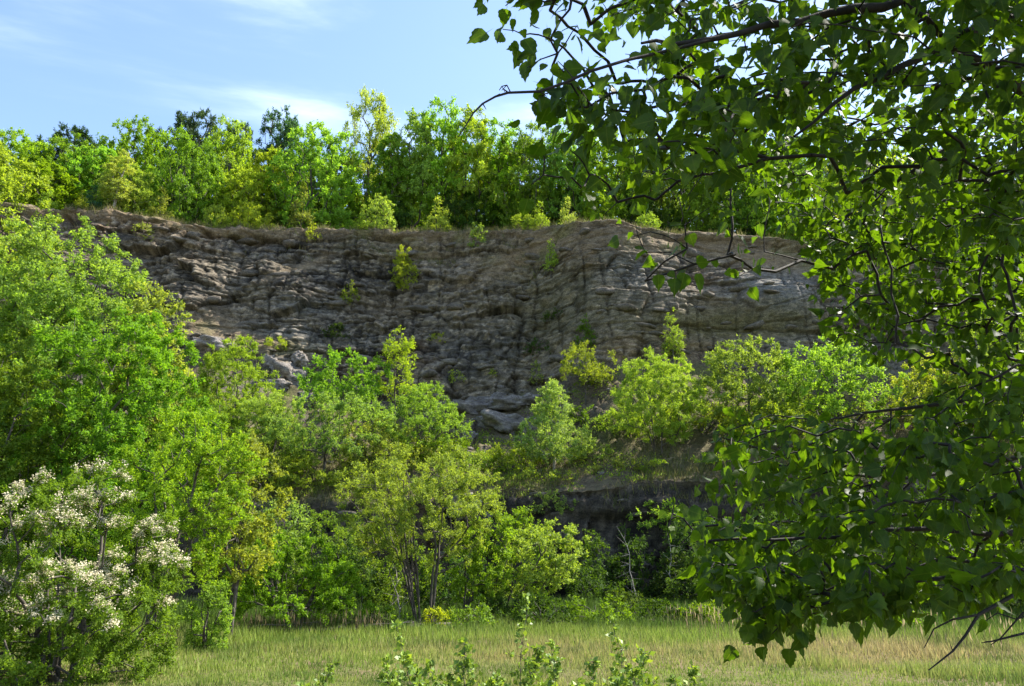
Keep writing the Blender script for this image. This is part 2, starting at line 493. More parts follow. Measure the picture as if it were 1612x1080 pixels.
disp_c = (1.1 * big + 0.34 * mid * hard + 0.05 * fin + 0.06 * rough * (0.35 + 0.65 * hard) + hard * (bedded * (0.15 * pl1 + 0.10 * bl1 - 0.15 * cr1 + 0.08 * pl3 + 0.07 * bl3 - 0.06 * cr3) + 0.14 * pl2 + 0.12 * bl2
          + 0.36 * ca + 0.17 * cb2 * (0.3 + 0.7 * rubb) + 0.13 * cc3 * (0.25 + 0.75 * rubb) - 0.16 * ka - 0.09 * kb2 - 0.05 * kc - 0.14 * cr2 - 0.24 * vk + 0.06 * rough2 + 0.12 * rid))
cr1 = np.clip(bedded * (cr1 * 1.0 + 0.35 * cr3) + 0.3 * kc + 0.7 * ka + 0.3 * kb * rubb + 0.8 * vk + 0.5 * cr2, 0, 1)
# overhanging turf lip, spur and gully
disp_c += 0.55 * lip + 1.0 * blob(960, 470, 90, 120) - 1.5 * blob(850, 480, 50, 130) - 0.9 * blob(640, 450, 130, 90) + 0.9 * blob(300, 430, 45, 60) \
          + 1.3 * blob(460, 455, 60, 30) - 0.7 * blob(380, 500, 60, 20) + 0.8 * blob(1180, 470, 90, 35) - 0.5 * blob(1180, 520, 100, 15)
disp_l = 0.55 * big + 0.4 * mid + 0.1 * fin + 0.28 * pl1 + 0.3 * bl1 - 0.3 * cr1
disp_b = 0.22 * rough * (V > 1.6) + 0.16 * cc3 * (V > 2.0) + 0.5 * mid + 0.2 * fin + 0.25 * np.maximum(bl1, 0) * sstep(0.1, 0.5, fbm(GX * 0.3, GY * 0.3, 2, 3, 71))
edge = np.minimum(1, np.minimum(V / 0.08, 1.0))
GY -= disp_c * cliffw * 0.92 + disp_l * lowerw * 0.95
GZ += disp_c * cliffw * 0.22 + disp_l * lowerw * 0.1 + disp_b * benchw * edge + 0.25 * fin * (V > 4.02) * np.minimum(1, (V - 4) * 3)
# lateral jag so joints are not ruled lines
GX += (0.10 * fbm(GX * 1.3, GZ * 1.3, 7, 3, 81)) * np.maximum(cliffw, lowerw)

# rock colours (bed by bed, block by block, stains), soil on the soft spots
def colmix(a, b, t):
    return a * (1 - t[..., None]) + b * t[..., None]
A3 = lambda *c: np.array(c)
rc = colmix(A3(0.075, 0.07, 0.062), A3(0.15, 0.135, 0.112), 0.5 + 0.5 * np.clip(0.45 * cb2 + 0.4 * ca + 0.3 * bl1 * bedded + 0.6 * mid, -1, 1))
rc = colmix(rc, A3(0.05, 0.05, 0.052), 0.75 * sstep(0.0, 0.45, fbm(GX * 0.16 + 3, GZ * 0.3, 1, 4, 91)))
rc = colmix(rc, A3(0.14, 0.10, 0.066), 0.65 * sstep(0.05, 0.5, fbm(GX * 0.2 - 9, GZ * 0.25, 2, 4, 97)))
rc = colmix(rc, A3(0.19, 0.172, 0.145), 0.6 * sstep(0.12, 0.5, fbm(GX * 0.6, GZ * 1.8, 6, 3, 99)))
rc = rc * (1 + 0.75 * np.clip(rough * 1.6, -0.75, 0.9))[..., None]
rc = colmix(rc, A3(0.27, 0.24, 0.2), 0.85 * sstep(0.14, 0.42, fbm(GX * 2.2, GZ * 3.2, 18, 4, 195, 0.65)))
rc = colmix(rc, A3(0.095, 0.092, 0.045), np.clip(0.85 * blob(1150, 515, 160, 28) + 0.5 * blob(880, 470, 90, 90), 0, 0.8))
rc = colmix(rc, A3(0.13, 0.14, 0.152), np.clip(0.8 * blob(1210, 465, 90, 28) + 0.7 * blob(430, 520, 130, 12, 0.12) + 0.5 * blob(1000, 430, 50, 40) + 0.6 * blob(480, 480, 60, 12), 0, 0.8))
soilc = colmix(A3(0.13, 0.095, 0.058), A3(0.20, 0.158, 0.098), 0.5 + 0.5 * fin)
soilc = colmix(soilc, A3(0.13, 0.125, 0.042), 0.7 * sstep(0.0, 0.5, fbm(GX * 0.5, GZ * 0.6, 9, 4, 111)))
colr = colmix(rc, soilc, np.clip(soft * 1.1, 0, 1))
rc = rc * A3(1.42, 1.36, 1.24); soilc = soilc * 1.3
colr = colmix(rc, soilc, np.clip(soft * 1.1, 0, 1))
colr = colr * (1 - 0.62 * np.maximum(cr1, 0.6 * cr2) * hard * np.maximum(cliffw, lowerw))[..., None]
benc = colmix(A3(0.105, 0.085, 0.058), A3(0.095, 0.10, 0.035), sstep(-0.15, 0.35, fbm(GX * 0.25, GY * 0.3, 4, 4, 121)))
benc = colmix(benc, A3(0.13, 0.118, 0.10), 0.8 * sstep(0.05, 0.4, fbm(GX * 0.4 + 7, GY * 0.5, 8, 4, 131)) * sstep(1.4, 2.4, V))
plat = colmix(A3(0.05, 0.048, 0.02), A3(0.09, 0.072, 0.04), 0.5 + 0.5 * fin)
colr = colmix(colr, benc, benchw * (V < 3.2))
colr = colmix(colr, plat, sstep(4.0, 4.06, V))
colr = colmix(colr, rc * 0.32, lowerw)  # deep shade of the lower wall put into a much darker rock colour

VERTS = np.stack([GX, GY, GZ], -1)
nx = len(xs)
TERR = {}
bv_v, bv_f = VERTS.reshape(-1, 3), []
for k, nm in enumerate(NAMES[:5]):
    r0 = band_start[k]
    r1 = band_start[k + 1] if k < 4 else len(vs) - 1
    sub = VERTS[r0:r1 + 1].reshape(-1, 3)
    nr = r1 - r0 + 1
    i = np.arange(nr - 1)[:, None] * nx + np.arange(nx - 1)[None, :]
    fc = np.stack([i, i + 1, i + 1 + nx, i + nx], -1).reshape(-1, 4)
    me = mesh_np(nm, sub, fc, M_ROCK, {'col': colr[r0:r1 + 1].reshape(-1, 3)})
    TERR[nm] = tag(link(nm, me), kind='structure')
    bv_f.append(fc + r0 * nx)
tag(TERR['quarry_cliff'], 'layered grey brown quarry face with cracks, ledges and earthy top')
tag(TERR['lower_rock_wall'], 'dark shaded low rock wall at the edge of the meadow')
BV = BVHTree.FromPolygons(bv_v.tolist(), np.concatenate(bv_f).tolist())
def hit(px, py, back=0.0):
    d = ray(px, py).normalized()
    h, nrm, idx, dist = BV.ray_cast(Vector((0, 0, EYE)), d)
    if h is None:
        return None, None
    return h + d * back, nrm
def drop(x, y):
    h, nrm, i_, d_ = BV.ray_cast(Vector((x, y, 80)), Vector((0, 0, -1)))
    return h.z if h is not None else 0.0

# meadow: one sheet out to the horizon, finely broken near the camera
gx = np.concatenate([[-900, -400, -150], np.linspace(-45, 45, 100), [150, 400, 900]])
gy = np.concatenate([[-900, -300, -60], np.linspace(-12, 44, 72), [150, 400, 1200]])
MX, MY = np.meshgrid(gx, gy)
def meadow_z(x, y):
    x, y = np.asarray(x, float), np.asarray(y, float)
    return (0.09 * fbm(x * 0.25, y * 0.25, 0, 3, 201) + 0.03 * fbm(x * 1.1, y * 1.1, 0, 2, 205)) * ((np.abs(x) < 45) & (y > -12) & (y < 44))
i = np.arange(len(gy) - 1)[:, None] * len(gx) + np.arange(len(gx) - 1)[None, :]
tag(link('meadow', mesh_np('meadow', np.stack([MX, MY, meadow_z(MX, MY)], -1).reshape(-1, 3),
    np.stack([i, i + 1, i + 1 + len(gx), i + len(gx)], -1).reshape(-1, 4), M_GROUND, smooth=True)), 'flat grassy quarry floor with dry brown patches', kind='structure')
def floor_z(x, y):
    return max(float(meadow_z(x, y)), drop(x, y)) if y > 34 else float(meadow_z(x, y))

# ------------------------------------------------------------------ rocks
def ico(sub):
    import bmesh
    bm = bmesh.new()
    bmesh.ops.create_icosphere(bm, subdivisions=sub, radius=1.0)
    v = np.array([q.co[:] for q in bm.verts]); f = np.array([[q.index for q in p.verts] for p in bm.faces])
    bm.free()
    return v, f
ICO = {s: ico(s) for s in (2, 3, 4)}
def rock_mesh(name, seed, sub, mat, flat=0.6, nplanes=14, rough=0.05):
    r = np.random.default_rng(seed)
    v, f = ICO[sub]
    n = unit(r.normal(size=(nplanes, 3)) * (1, 1, 0.9))
    n = np.concatenate([n, [[0, 0, 1], [0, 0, -1]]])
    d = np.concatenate([r.uniform(0.55, 0.95, nplanes), [0.62, 0.7]])
    dot = v @ n.T
    rad = np.min(np.where(dot > 0.05, d / np.maximum(dot, 0.05), 9), axis=1)
    rad = np.minimum(rad, 1.15) * (1 + rough * (fbm(v[:, 0] * 2.2, v[:, 1] * 2.2, v[:, 2] * 3.5, 5, seed, 0.62) * 1.6 - 0.5 * np.abs(fbm(v[:, 0] * 1.6, v[:, 1] * 1.6, v[:, 2] * 2.6, 3, seed + 5)) * 3))
    zl = (v[:, 2] + 0.12 * fbm(v[:, 0] * 1.5, v[:, 1] * 1.5, v[:, 2], 2, seed + 8)) * 5.5
    rad = rad * (1 + rough * 0.35 * (_h(np.floor(zl), np.floor(zl) * 0, np.full(zl.shape, seed)) - 0.5))
    return mesh_np(name, v * rad[:, None] * (1, 0.85, flat), f, mat)
BLOCKS = [rock_mesh('rock_block', 300 + k, 2, M_BLOCK, 0.55) for k in range(10)]
STONES = [rock_mesh('stone', 330 + k, 2, M_BOULDER, 0.6) for k in range(8)]
rr = np.random.default_rng(77)
nblk = 0
cl = TERR['quarry_cliff']
while nblk < 150:
    px, py = rr.uniform(90, 1330), rr.uniform(345, 620)
    h, nrm = hit(px, py, 0.12)
    if h is None or h.z < 11.0 or nrm.z > 0.85: continue
    yrow = np.interp(h.x, LN_E[0], LN_E[2])
    if h.z > yrow - 0.7: continue
    s = rr.uniform(0.25, 0.85) ** 1.3
    link('rock_block', BLOCKS[nblk % 10], cl, h, (rr.normal(0, 0.12), rr.normal(0, 0.12), rr.uniform(-0.5, 0.5) + (math.pi if rr.random() < 0.5 else 0)),
         (s * rr.uniform(1.0, 1.9), s, s * rr.uniform(0.7, 1.1)))
    nblk += 1
nblk = 0
while nblk < 40:
    px, py = rr.uniform(380, 1200), rr.uniform(770, 930)
    h, nrm = hit(px, py, 0.1)
    if h is None or h.y > 44: continue
    s = rr.uniform(0.2, 0.5)
    link('rock_block', BLOCKS[nblk % 10], TERR['lower_rock_wall'], h, (0, 0, rr.uniform(-0.5, 0.5)), (s * rr.uniform(1, 1.8), s, s))
    nblk += 1
# rubble on the scree slope
nblk = 0
while nblk < 110:
    px, py = rr.uniform(380, 1000), rr.uniform(590, 760)
    h, nrm = hit(px, py, 0.02)
    if h is None or not (43 < h.y < 55): continue
    s = rr.uniform(0.08, 0.42) ** 1.2
    link('stone', STONES[nblk % 8], TERR['scree_slope'], h, (rr.normal(0, 0.2), rr.normal(0, 0.2), rr.uniform(0, 6.28)), (s * rr.uniform(0.9, 1.5), s, s))
    nblk += 1

def boulder(px, py, w, hgt, label, seed, flat=0.6, cat='boulder', group=None):
    """px,py = where its middle shows; w,hgt in metres"""
    h, nrm = hit(px, py, 0.0)
    w, hgt = w * 1.2, hgt * 1.15
    o = link('boulder', rock_mesh('boulder', seed, 4, M_BOULDER, 1.0, 12, 0.32), None, h, (rr.normal(0, 0.08), rr.normal(0, 0.08), rr.uniform(-0.3, 0.3)), (w / 1.7, w / 1.9, hgt / 1.5))
    return tag(o, label, cat, group)
G_B = 'boulders on the scree'
boulder(795, 670, 2.7, 1.7, 'largest blocky grey boulder with dark front below the rubble ledge', 401, group=G_B)
boulder(838, 672, 1.2, 1.3, 'upright narrow block leaning against the right end of the largest boulder', 402, group=G_B)
boulder(735, 648, 3.0, 1.3, 'pale sunlit rock slab at the left end of the rubble ledge', 403, group=G_B)
boulder(775, 638, 2.8, 1.4, 'jagged pale slab in the middle of the rubble ledge above the largest boulder', 404, group=G_B)
boulder(818, 634, 2.6, 1.1, 'flat pale slab at the right end of the rubble ledge', 405, group=G_B)
boulder(732, 672, 1.2, 0.7, 'small grey rock just below the left slab of the ledge', 406, group=G_B)
boulder(738, 690, 0.8, 0.8, 'small dark rock on the bare soil left of the largest boulder', 407, group=G_B)
boulder(452, 590, 1.9, 1.8, 'cracked brown outcrop rock left of the bright maple', 408, group=G_B)
boulder(430, 572, 1.3, 1.3, 'brown rock at the upper left of the cracked outcrop', 409, group=G_B)
boulder(472, 566, 1.0, 1.2, 'small upright rock at the right shoulder of the cracked outcrop', 410, group=G_B)
boulder(440, 608, 1.3, 1.0, 'broken rock at the lower left of the cracked outcrop', 415, group=G_B)
boulder(474, 606, 1.1, 1.1, 'broken rock at the lower right of the cracked outcrop', 416, group=G_B)
boulder(485, 632, 1.6, 1.2, 'grey rock low between the cracked outcrop and the round bushy tree', 412, group=G_B)
boulder(345, 545, 2.2, 1.2, 'dark rock block under the sandy ledge behind the left willows', 413, group=G_B)
boulder(735, 800, 1.9, 1.6, 'pale weathered rock showing through the leaning willow stems on the wall edge', 414, group=G_B)

# ------------------------------------------------------------------ trees
def tubes(P0, P1, R0, R1, sides=5):
    P0, P1 = np.asarray(P0, float), np.asarray(P1, float)
    d = unit(P1 - P0)
    a = np.where(np.abs(d[:, 2:3]) > 0.9, np.array([[1.0, 0, 0]]), np.array([[0, 0, 1.0]]))
    u = unit(np.cross(d, a)); w = np.cross(d, u)
    th = np.arange(sides) * 2 * math.pi / sides
    ring = u[:, None, :] * np.cos(th)[None, :, None] + w[:, None, :] * np.sin(th)[None, :, None]
    v = np.concatenate([P0[:, None] + ring * np.asarray(R0)[:, None, None], P1[:, None] + ring * np.asarray(R1)[:, None, None]], 1)
    j = np.arange(sides); k = (j + 1) % sides
    f = np.stack([j, k, k + sides, j + sides], -1)
    f = f[None] + (np.arange(len(P0)) * 2 * sides)[:, None, None]
    return v.reshape(-1, 3), f.reshape(-1, 4)

def grow(nodes, par, pts, kpath=0.3, kdown=0.8, sag=0.06, rng=None, kup=0.0):
    """connect every point to the nearest suitable place on the skeleton (with one mid node, so limbs curve)"""
    N = len(nodes) + 2 * len(pts)
    P = np.zeros((N, 3)); Q = np.full(N, -1); D = np.zeros(N)
    n = len(nodes); P[:n] = nodes; Q[:n] = par
    for i_ in range(1, n):
        if Q[i_] >= 0: D[i_] = D[Q[i_]] + np.linalg.norm(P[i_] - P[Q[i_]])
    tip = []
    root = P[0]
    order = np.argsort(np.linalg.norm((pts - root) * (1, 1, 0.8), axis=1))
    for i_ in order:
        p = pts[i_]
        v = p - P[:n]
        L = np.linalg.norm(v, axis=1)
        c = L + kpath * D[:n] + kdown * np.maximum(0, -v[:, 2]) + kup * np.maximum(0, v[:, 2])
        j = int(np.argmin(c))
        m = 0.5 * (p + P[j]); m[2] += sag * L[j]
        if rng is not None: m += rng.normal(0, 0.05, 3) * L[j]
        P[n] = m; Q[n] = j; D[n] = D[j] + L[j] / 2
        P[n + 1] = p; Q[n + 1] = n; D[n + 1] = D[j] + L[j]
        tip.append(n + 1)
        n += 2
    return P[:n], Q[:n], np.array(tip), order

def radii(Q, r_tip, power=0.46):
    cnt = np.ones(len(Q))
    for i_ in range(len(Q) - 1, 0, -1):
        if Q[i_] >= 0: cnt[Q[i_]] += cnt[i_]
    return r_tip * cnt ** power

def leaves_np(c, d, nrm, L, W, fold=0.12):
    """diamond leaves, folded along the midrib"""
    d = unit(d); s = unit(np.cross(d, nrm)); nn = np.cross(s, d)
    L = np.asarray(L)[:, None]; W = np.asarray(W)[:, None]
    v = np.stack([c, c + d * L * 0.45 + s * W * 0.5 + nn * L * fold, c + d * L, c + d * L * 0.45 - s * W * 0.5 + nn * L * fold], 1)
    f = np.arange(len(c) * 4).reshape(-1, 4)
    return v.reshape(-1, 3), f
def tri_leaves(c, d, nrm, L, W):
    """leaves so far off that they show as specks: one pointed triangle each"""
    d = unit(d); s = unit(np.cross(d, nrm))
    L = np.asarray(L)[:, None]; W = np.asarray(W)[:, None]
    v = np.stack([c + s * W * 0.5, c + d * L, c - s * W * 0.5], 1)
    return v.reshape(-1, 3), np.arange(len(c) * 3).reshape(-1, 3)

PROF = {
    'round': lambda t: np.sqrt(np.clip(1 - (1.75 * t - 0.82) ** 2, 0, 1)),
    'bush': lambda t: np.sqrt(np.clip(1 - t ** 2.2, 0, 1)) * (0.8 + 0.2 * np.minimum(1, t * 4)),
    'cone': lambda t: np.clip(1 - t, 0, 1) ** 0.75 * (0.55 + 0.45 * np.minimum(1, t * 6)) + 0.05,
    'column': lambda t: np.clip(np.minimum(1, t * 3 + 0.35) * np.sqrt(np.clip(1 - t ** 3, 0, 1)), 0, 1),
    'vase': lambda t: (0.35 + 0.75 * t ** 0.7) * np.sqrt(np.clip(1 - t ** 5, 0, 1)),
}
def tree_meshes(seed, H, W, cb=0.25, shape='round', leaf=0.09, lai=4.0, stems=1, bark=None, gap=0.0, spread=0.45, clump=0.42, lean=(0, 0), rtip=0.008, droop=0.15, wide=0.62, flow=None):
    """meshes of one tree standing at the origin: trunk with limbs, crown, optional blossom"""
    rng = np.random.default_rng(seed)
    H0 = H * cb
    W = W * 1.12; leaf = leaf * 0.82
    area = 0.75 * W * (H - H0)
    n_leaf = int(1.55 * lai * area / (leaf * leaf * wide * 0.55))
    clump *= 0.82
    ncl = int(np.clip(area / (clump * clump) * 1.5, 16, 900))
    t = rng.random(ncl * 10); R = PROF[shape](t)
    keep = rng.random(len(t)) < R ** 1.3
    t, R = t[keep], R[keep]
    th = rng.random(len(t)) * 2 * math.pi
    rad = R * rng.random(len(t)) ** 0.42
    lob = 1 + 0.38 * fbm(np.cos(th) * 1.5 + seed, np.sin(th) * 1.5, t * 3.2, 2, seed % 97)
    x = np.cos(th) * rad * W / 2 * lob; y = np.sin(th) * rad * W / 2 * lob
    z = H0 + (t + 0.05 * (lob - 1)) * (H - H0)
    sc_ = 2.4 / max(W, 1.2)
    dn = fbm(x * sc_ * 1.6, y * sc_ * 1.6, z * sc_ * 1.6, 3, seed % 89 + 3)
    keep = dn > (gap - 0.28)
    pts = np.stack([x, y, z], -1)[keep][:ncl]
    pts[:, 0] += lean[0] * pts[:, 2] / H; pts[:, 1] += lean[1] * pts[:, 2] / H
    # trunks
    nodes, par = [np.zeros(3)], [-1]
    for s in range(stems):
        a = rng.uniform(0, 6.28) + s * 2.4
        tilt = 0.0 if stems == 1 else rng.uniform(0.25, 1.0) * spread
        top = (H0 + (0.72 if stems == 1 else rng.uniform(0.35, 0.7)) * (H - H0))
        prev = 0
        b0 = np.array([math.cos(a), math.sin(a), 0]) * (0.0 if stems == 1 else 0.05 * W)
        K = 9
        wob = rng.normal(0, 0.012 * H, (K + 1, 2)).cumsum(0)
        for q in range(1 if stems == 1 else 0, K + 1):
            u = q / K
            off = np.array([math.cos(a), math.sin(a), 0]) * tilt * (W / 2) * u ** 1.3
            p = b0 + off + np.array([wob[q, 0] * u + lean[0] * u * top / H, wob[q, 1] * u + lean[1] * u * top / H, top * u])
            nodes.append(p); par.append(prev); prev = len(nodes) - 1
    P, Q, tip, order = grow(np.array(nodes), np.array(par), pts, 0.28, 0.8, 0.07, rng)
    Rr = radii(Q, rtip * 0.62)
    k = np.arange(1, len(P)); k = k[Q[k] >= 0]
    tv, tf = tubes(P[Q[k]], P[k], np.minimum(Rr[Q[k]], Rr[k] * 1.35), Rr[k], 5)
    # leaves on short twigs round every limb tip
    nt = len(tip)
    tp = P[tip]; od = unit(tp - P[Q[tip]])
    per = max(3, n_leaf // max(nt, 1))
    ntw = 5
    idx = np.repeat(np.arange(nt), ntw)
    td = unit(od[idx] * 0.55 + rng.normal(0, 0.75, (len(idx), 3)) + (0, 0, 0.22))
    tl = clump * rng.uniform(0.55, 1.35, len(idx))
    lid = np.repeat(np.arange(len(idx)), max(1, per // ntw))
    s = rng.uniform(0.05, 1.0, len(lid)) ** 0.8
    c = tp[idx[lid]] + td[lid] * (tl[lid] * s)[:, None] + rng.normal(0, 0.14 * clump, (len(lid), 3))
    c[:, 2] -= droop * clump * s ** 2
    c[:, 2] = np.maximum(c[:, 2], 0.05)
    ld = unit(td[lid] * 0.5 + rng.normal(0, 0.6, (len(lid), 3)) + (0, 0, -droop))
    ctr = np.array([lean[0] * 0.5, lean[1] * 0.5, H0 + 0.4 * (H - H0)])
    nn = unit(rng.normal(0, 0.75, (len(lid), 3)) + (0, 0, 0.75) + 0.5 * unit(c - ctr))
    L = leaf * rng.uniform(0.7, 1.35, len(lid))
    v, f = tri_leaves(c, ld, nn, L, L * wide * 1.1)
    tint = np.clip(0.5 + 0.34 * fbm(c[:, 0] * 0.8, c[:, 1] * 0.8, c[:, 2] * 0.8, 3, seed % 61) + rng.normal(0, 0.2, len(lid)) + 0.12 * s, 0, 1)
    tm = mesh_np('trunk', tv, tf, bark or M_BARK, smooth=True)
    cm = mesh_np('crown', v, f, M_LEAF, {'tint': np.repeat(tint, 3)})
    bm_ = None
    if flow:
        # creamy sprays packed along the upper side of the outer twigs
        tz = tp[idx] + td * (tl * 0.55)[:, None]
        fr_ = fbm(tz[:, 0] * 1.3, tz[:, 1] * 1.3, tz[:, 2] * 2.6, 2, 17) + 0.25 * (tz[:, 2] / H - 0.5)
        sel = np.where((fr_ > flow[0]) & (rng.random(len(tz)) < flow[1]) & (tz[:, 2] > H * 0.25) & (td[:, 2] > -0.35))[0]
        nb = flow[2]
        bid = np.repeat(sel, nb)
        bc = tp[idx[bid]] + td[bid] * (tl[bid] * rng.uniform(0.1, 1.05, len(bid)))[:, None]
        bc[:, 2] += 0.035
        grp = np.repeat(rng.normal(0, 0.045, (len(sel) * (nb // 10 + 1), 3)), 10, 0)[:len(bc)] if False else rng.normal(0, 0.03, (len(bc), 3))
        bc = bc + grp
        bl_ = 0.024 * rng.uniform(0.7, 1.35, len(bc))
        v, f = tri_leaves(bc, rng.normal(0, 1, (len(bc), 3)) * (1, 1, 0.5), unit(rng.normal(0, 0.6, (len(bc), 3)) + (0, -0.2, 0.8)), bl_, bl_ * 1.2)
        bm_ = mesh_np('blossom', v, f, M_BLOSSOM)
    return tm, cm, bm_
rc_ = np.random.default_rng(4321)
def plant_parts(root, meshes, color):
    g = rc_.normal(1.0, 0.09)            # no two plants quite the same green
    color = (min(color[0] * rc_.normal(1.0, 0.075), color[1] * 0.82) * g, color[1] * g, color[2] * g * abs(rc_.normal(1.1, 0.35)))
    link('trunk', meshes[0], root)
    link('crown', meshes[1], root, color=color)
    if meshes[2]:
        link('blossom', meshes[2], root)
seedc = [1000]
def tree(name, label, cat, px, py_top, wpx, Y, color, group=None, base=None, **kw):
    """a tree whose crown is centred on px, tops out at py_top, is wpx wide and stands at depth Y"""
    seedc[0] += 1
    top = at(px, py_top, Y)
    x = top.x if base is None else at(base, py_top, Y).x
    z = floor_z(x, Y)
    H = max(0.4, top.z - z + 0.02)
    W = wpx / F * Y * 1.02
    root = thing(name, label, cat, (x, Y, z - 0.03), 0.0, group)
    kw.setdefault('lean', (top.x - x, 0))
    plant_parts(root, tree_meshes(seedc[0], H, W, **kw), color)
    return root
# leaf colours (linear)
C_YEL = (0.20, 0.255, 0.036); C_LIME = (0.170, 0.252, 0.032); C_MID = (0.105, 0.18, 0.017); C_FRESH = (0.138, 0.238, 0.020)
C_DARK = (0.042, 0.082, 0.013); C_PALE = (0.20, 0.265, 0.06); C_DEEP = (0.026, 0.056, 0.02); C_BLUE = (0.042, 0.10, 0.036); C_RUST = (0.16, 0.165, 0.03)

# --- wood on the plateau: a few crowns in several builds, then individual trees
VAR = {}
def variant(key, *a, **k):
    VAR[key] = tree_meshes(*a, **k)
variant('broad', 11, 11, 8.0, cb=0.08, leaf=0.25, lai=4.2, clump=0.75, rtip=0.02, gap=-0.12)
variant('broad2', 12, 11, 7.0, cb=0.08, leaf=0.25, lai=4.2, clump=0.75, rtip=0.02, gap=-0.12)
variant('tall', 13, 13, 5.2, cb=0.18, shape='column', leaf=0.23, lai=3.6, clump=0.75, rtip=0.02, gap=0.0)
variant('tall2', 14, 12, 6.0, cb=0.2, shape='round', leaf=0.23, lai=3.4, clump=0.75, rtip=0.02, gap=0.0)
variant('airy', 15, 13, 6.2, cb=0.30, shape='vase', leaf=0.20, lai=2.2, clump=0.8, rtip=0.022, gap=0.14)
variant('dome', 16, 8, 7.5, cb=0.04, shape='bush', leaf=0.20, lai=3.8, clump=0.7, rtip=0.018, stems=4)
variant('pine', 17, 13, 6.0, cb=0.35, shape='round', leaf=0.27, lai=4.0, clump=0.65, rtip=0.025, gap=0.16, wide=0.35)
variant('slim', 18, 9, 2.2, cb=0.18, shape='cone', leaf=0.16, lai=2.4, clump=0.5, rtip=0.014, bark=M_PALEBARK, gap=0.1, droop=0.5, wide=0.4)
variant('shrub', 19, 2.6, 3.0, cb=0.03, shape='bush', leaf=0.14, lai=2.2, clump=0.36, rtip=0.008, stems=5, gap=0.16, spread=0.8)
variant('sapling', 20, 3.0, 1.5, cb=0.1, shape='cone', leaf=0.12, lai=1.3, clump=0.34, rtip=0.007, gap=0.2)
VH = dict(broad=(11, 8.0), broad2=(11, 7.0), tall=(13, 5.2), tall2=(12, 6.0), airy=(13, 6.2), dome=(8, 7.5), pine=(13, 6.0), slim=(9, 2.2), shrub=(2.6, 3.0), sapling=(3.0, 1.5))
rp = np.random.default_rng(9)
def edge_y(x): return float(np.interp(x, LN_E[0], LN_E[1]))
FRONT, USED = [], set()
def beside(px, pre, post=None):
    """a label from the front tree it stands by"""
    for d, sh in sorted((abs(px - q), sh) for q, sh in FRONT):
        t = pre + ' ' + sh
        if t not in USED:
            USED.add(t)
            return t
def wood(var, px, py_top, wpx, dy, color, name, label, cat='tree', group='trees of the wood on the cliff top', rz=None, sink=0.1):
    """dy = metres behind the cliff edge"""
    Y = edge_y(at(px, 350, 60).x) + dy
    top = at(px, py_top, Y)
    z = drop(top.x, Y)
    H = max(1.0, top.z - z); W = wpx / F * Y * 1.15
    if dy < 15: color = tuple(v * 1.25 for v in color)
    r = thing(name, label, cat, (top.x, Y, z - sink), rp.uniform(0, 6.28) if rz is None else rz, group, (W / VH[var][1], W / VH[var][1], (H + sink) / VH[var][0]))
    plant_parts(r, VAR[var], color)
    if group == 'trees of the wood on the cliff top' and dy < 15:
        FRONT.append((px, 'the ' + ' '.join(label.split()[:11])))
    return r
B, T = 'broadleaf_tree', 'tall_tree'
wood('broad', 30, 214, 110, 7, C_FRESH, B, 'bright green round tree at the left end of the skyline wood')
wood('broad2', 70, 262, 90, 4, C_MID, B, 'lower mid green tree over the left end of the cliff edge')
wood('broad', 115, 225, 105, 7, C_MID, B, 'green tree in front of the dark pine near the left end of the wood')
wood('broad2', -50, 225, 140, 6, C_MID, B, 'mid green tree rising behind the left edge tree')
wood('pine', 118, 204, 80, 17, C_DEEP, 'pine_tree', 'dark pine top rising behind the left part of the wood')
wood('broad2', 165, 238, 90, 6, C_FRESH, B, 'green tree behind the slim pale birch on the cliff edge')
wood('broad', 225, 196, 110, 10, C_FRESH, B, 'broad bright tree with the high rounded top left of the dome tree')
wood('dome', 308, 210, 115, 5, C_MID, B, 'large dome shaped green tree standing close to the cliff edge')
wood('dome', 205, 255, 85, 3.5, C_LIME, B, 'small weeping lime tree just right of the slim pale birch')
wood('pine', 312, 183, 90, 19, C_DEEP, 'pine_tree', 'dark pine top showing above the dome shaped tree')
wood('pine', 376, 200, 60, 20, C_DEEP, 'pine_tree', 'dark pine in the gap right of the dome shaped tree')
wood('tall2', 362, 196, 80, 9, C_LIME, T, 'yellow green pointed tree just right of the dome shaped tree')
wood('broad2', 395, 272, 80, 5, C_LIME, B, 'low lime green tree at the foot of the pointed yellow green tree')
wood('broad2', 432, 238, 70, 8, C_LIME, B, 'lime tree in front of the dark fir left of the big maple')
wood('pine', 446, 183, 85, 17, C_BLUE, 'fir_tree', 'dark blue green fir standing above the wood in the notch')
wood('broad', 505, 206, 125, 5, C_FRESH, B, 'big vivid green maple with pointed top right of the dark fir')
wood('airy', 588, 149, 80, 9, C_PALE, T, 'tallest pale feathery tree of the wood, right of the notch')
wood('tall', 618, 215, 66, 6, C_MID, T, 'slender green tree leaning at the side of the tallest pale tree')
wood('tall', 655, 178, 72, 7, C_LIME, T, 'tall tree with pale tips two crowns right of the tallest')
wood('tall2', 700, 167, 85, 8, C_FRESH, T, 'tall bright tree over the small hanging sapling on the cliff')
wood('tall', 742, 172, 72, 7, C_LIME, T, 'tall lime green tree at the tip of the bare birch twig')
wood('tall2', 785, 200, 85, 9, C_FRESH, T, 'tall green tree left of the hanging birch leaves')
wood('broad', 838, 205, 110, 8, C_MID, B, 'rounded mid green tree seen behind the first hanging birch leaves')
wood('tall2', 895, 195, 90, 8, C_FRESH, T, 'bright tree over the earthy spur of the cliff')
wood('broad2', 950, 205, 100, 9, C_LIME, B, 'light green tree seen through birch twigs above the spur')
wood('tall', 1010, 180, 80, 10, C_PALE, T, 'pale tree top showing between birch leaves right of the spur')
wood('broad', 1075, 215, 110, 8, C_MID, B, 'green tree mostly covered by birch leaves above the bare bank')
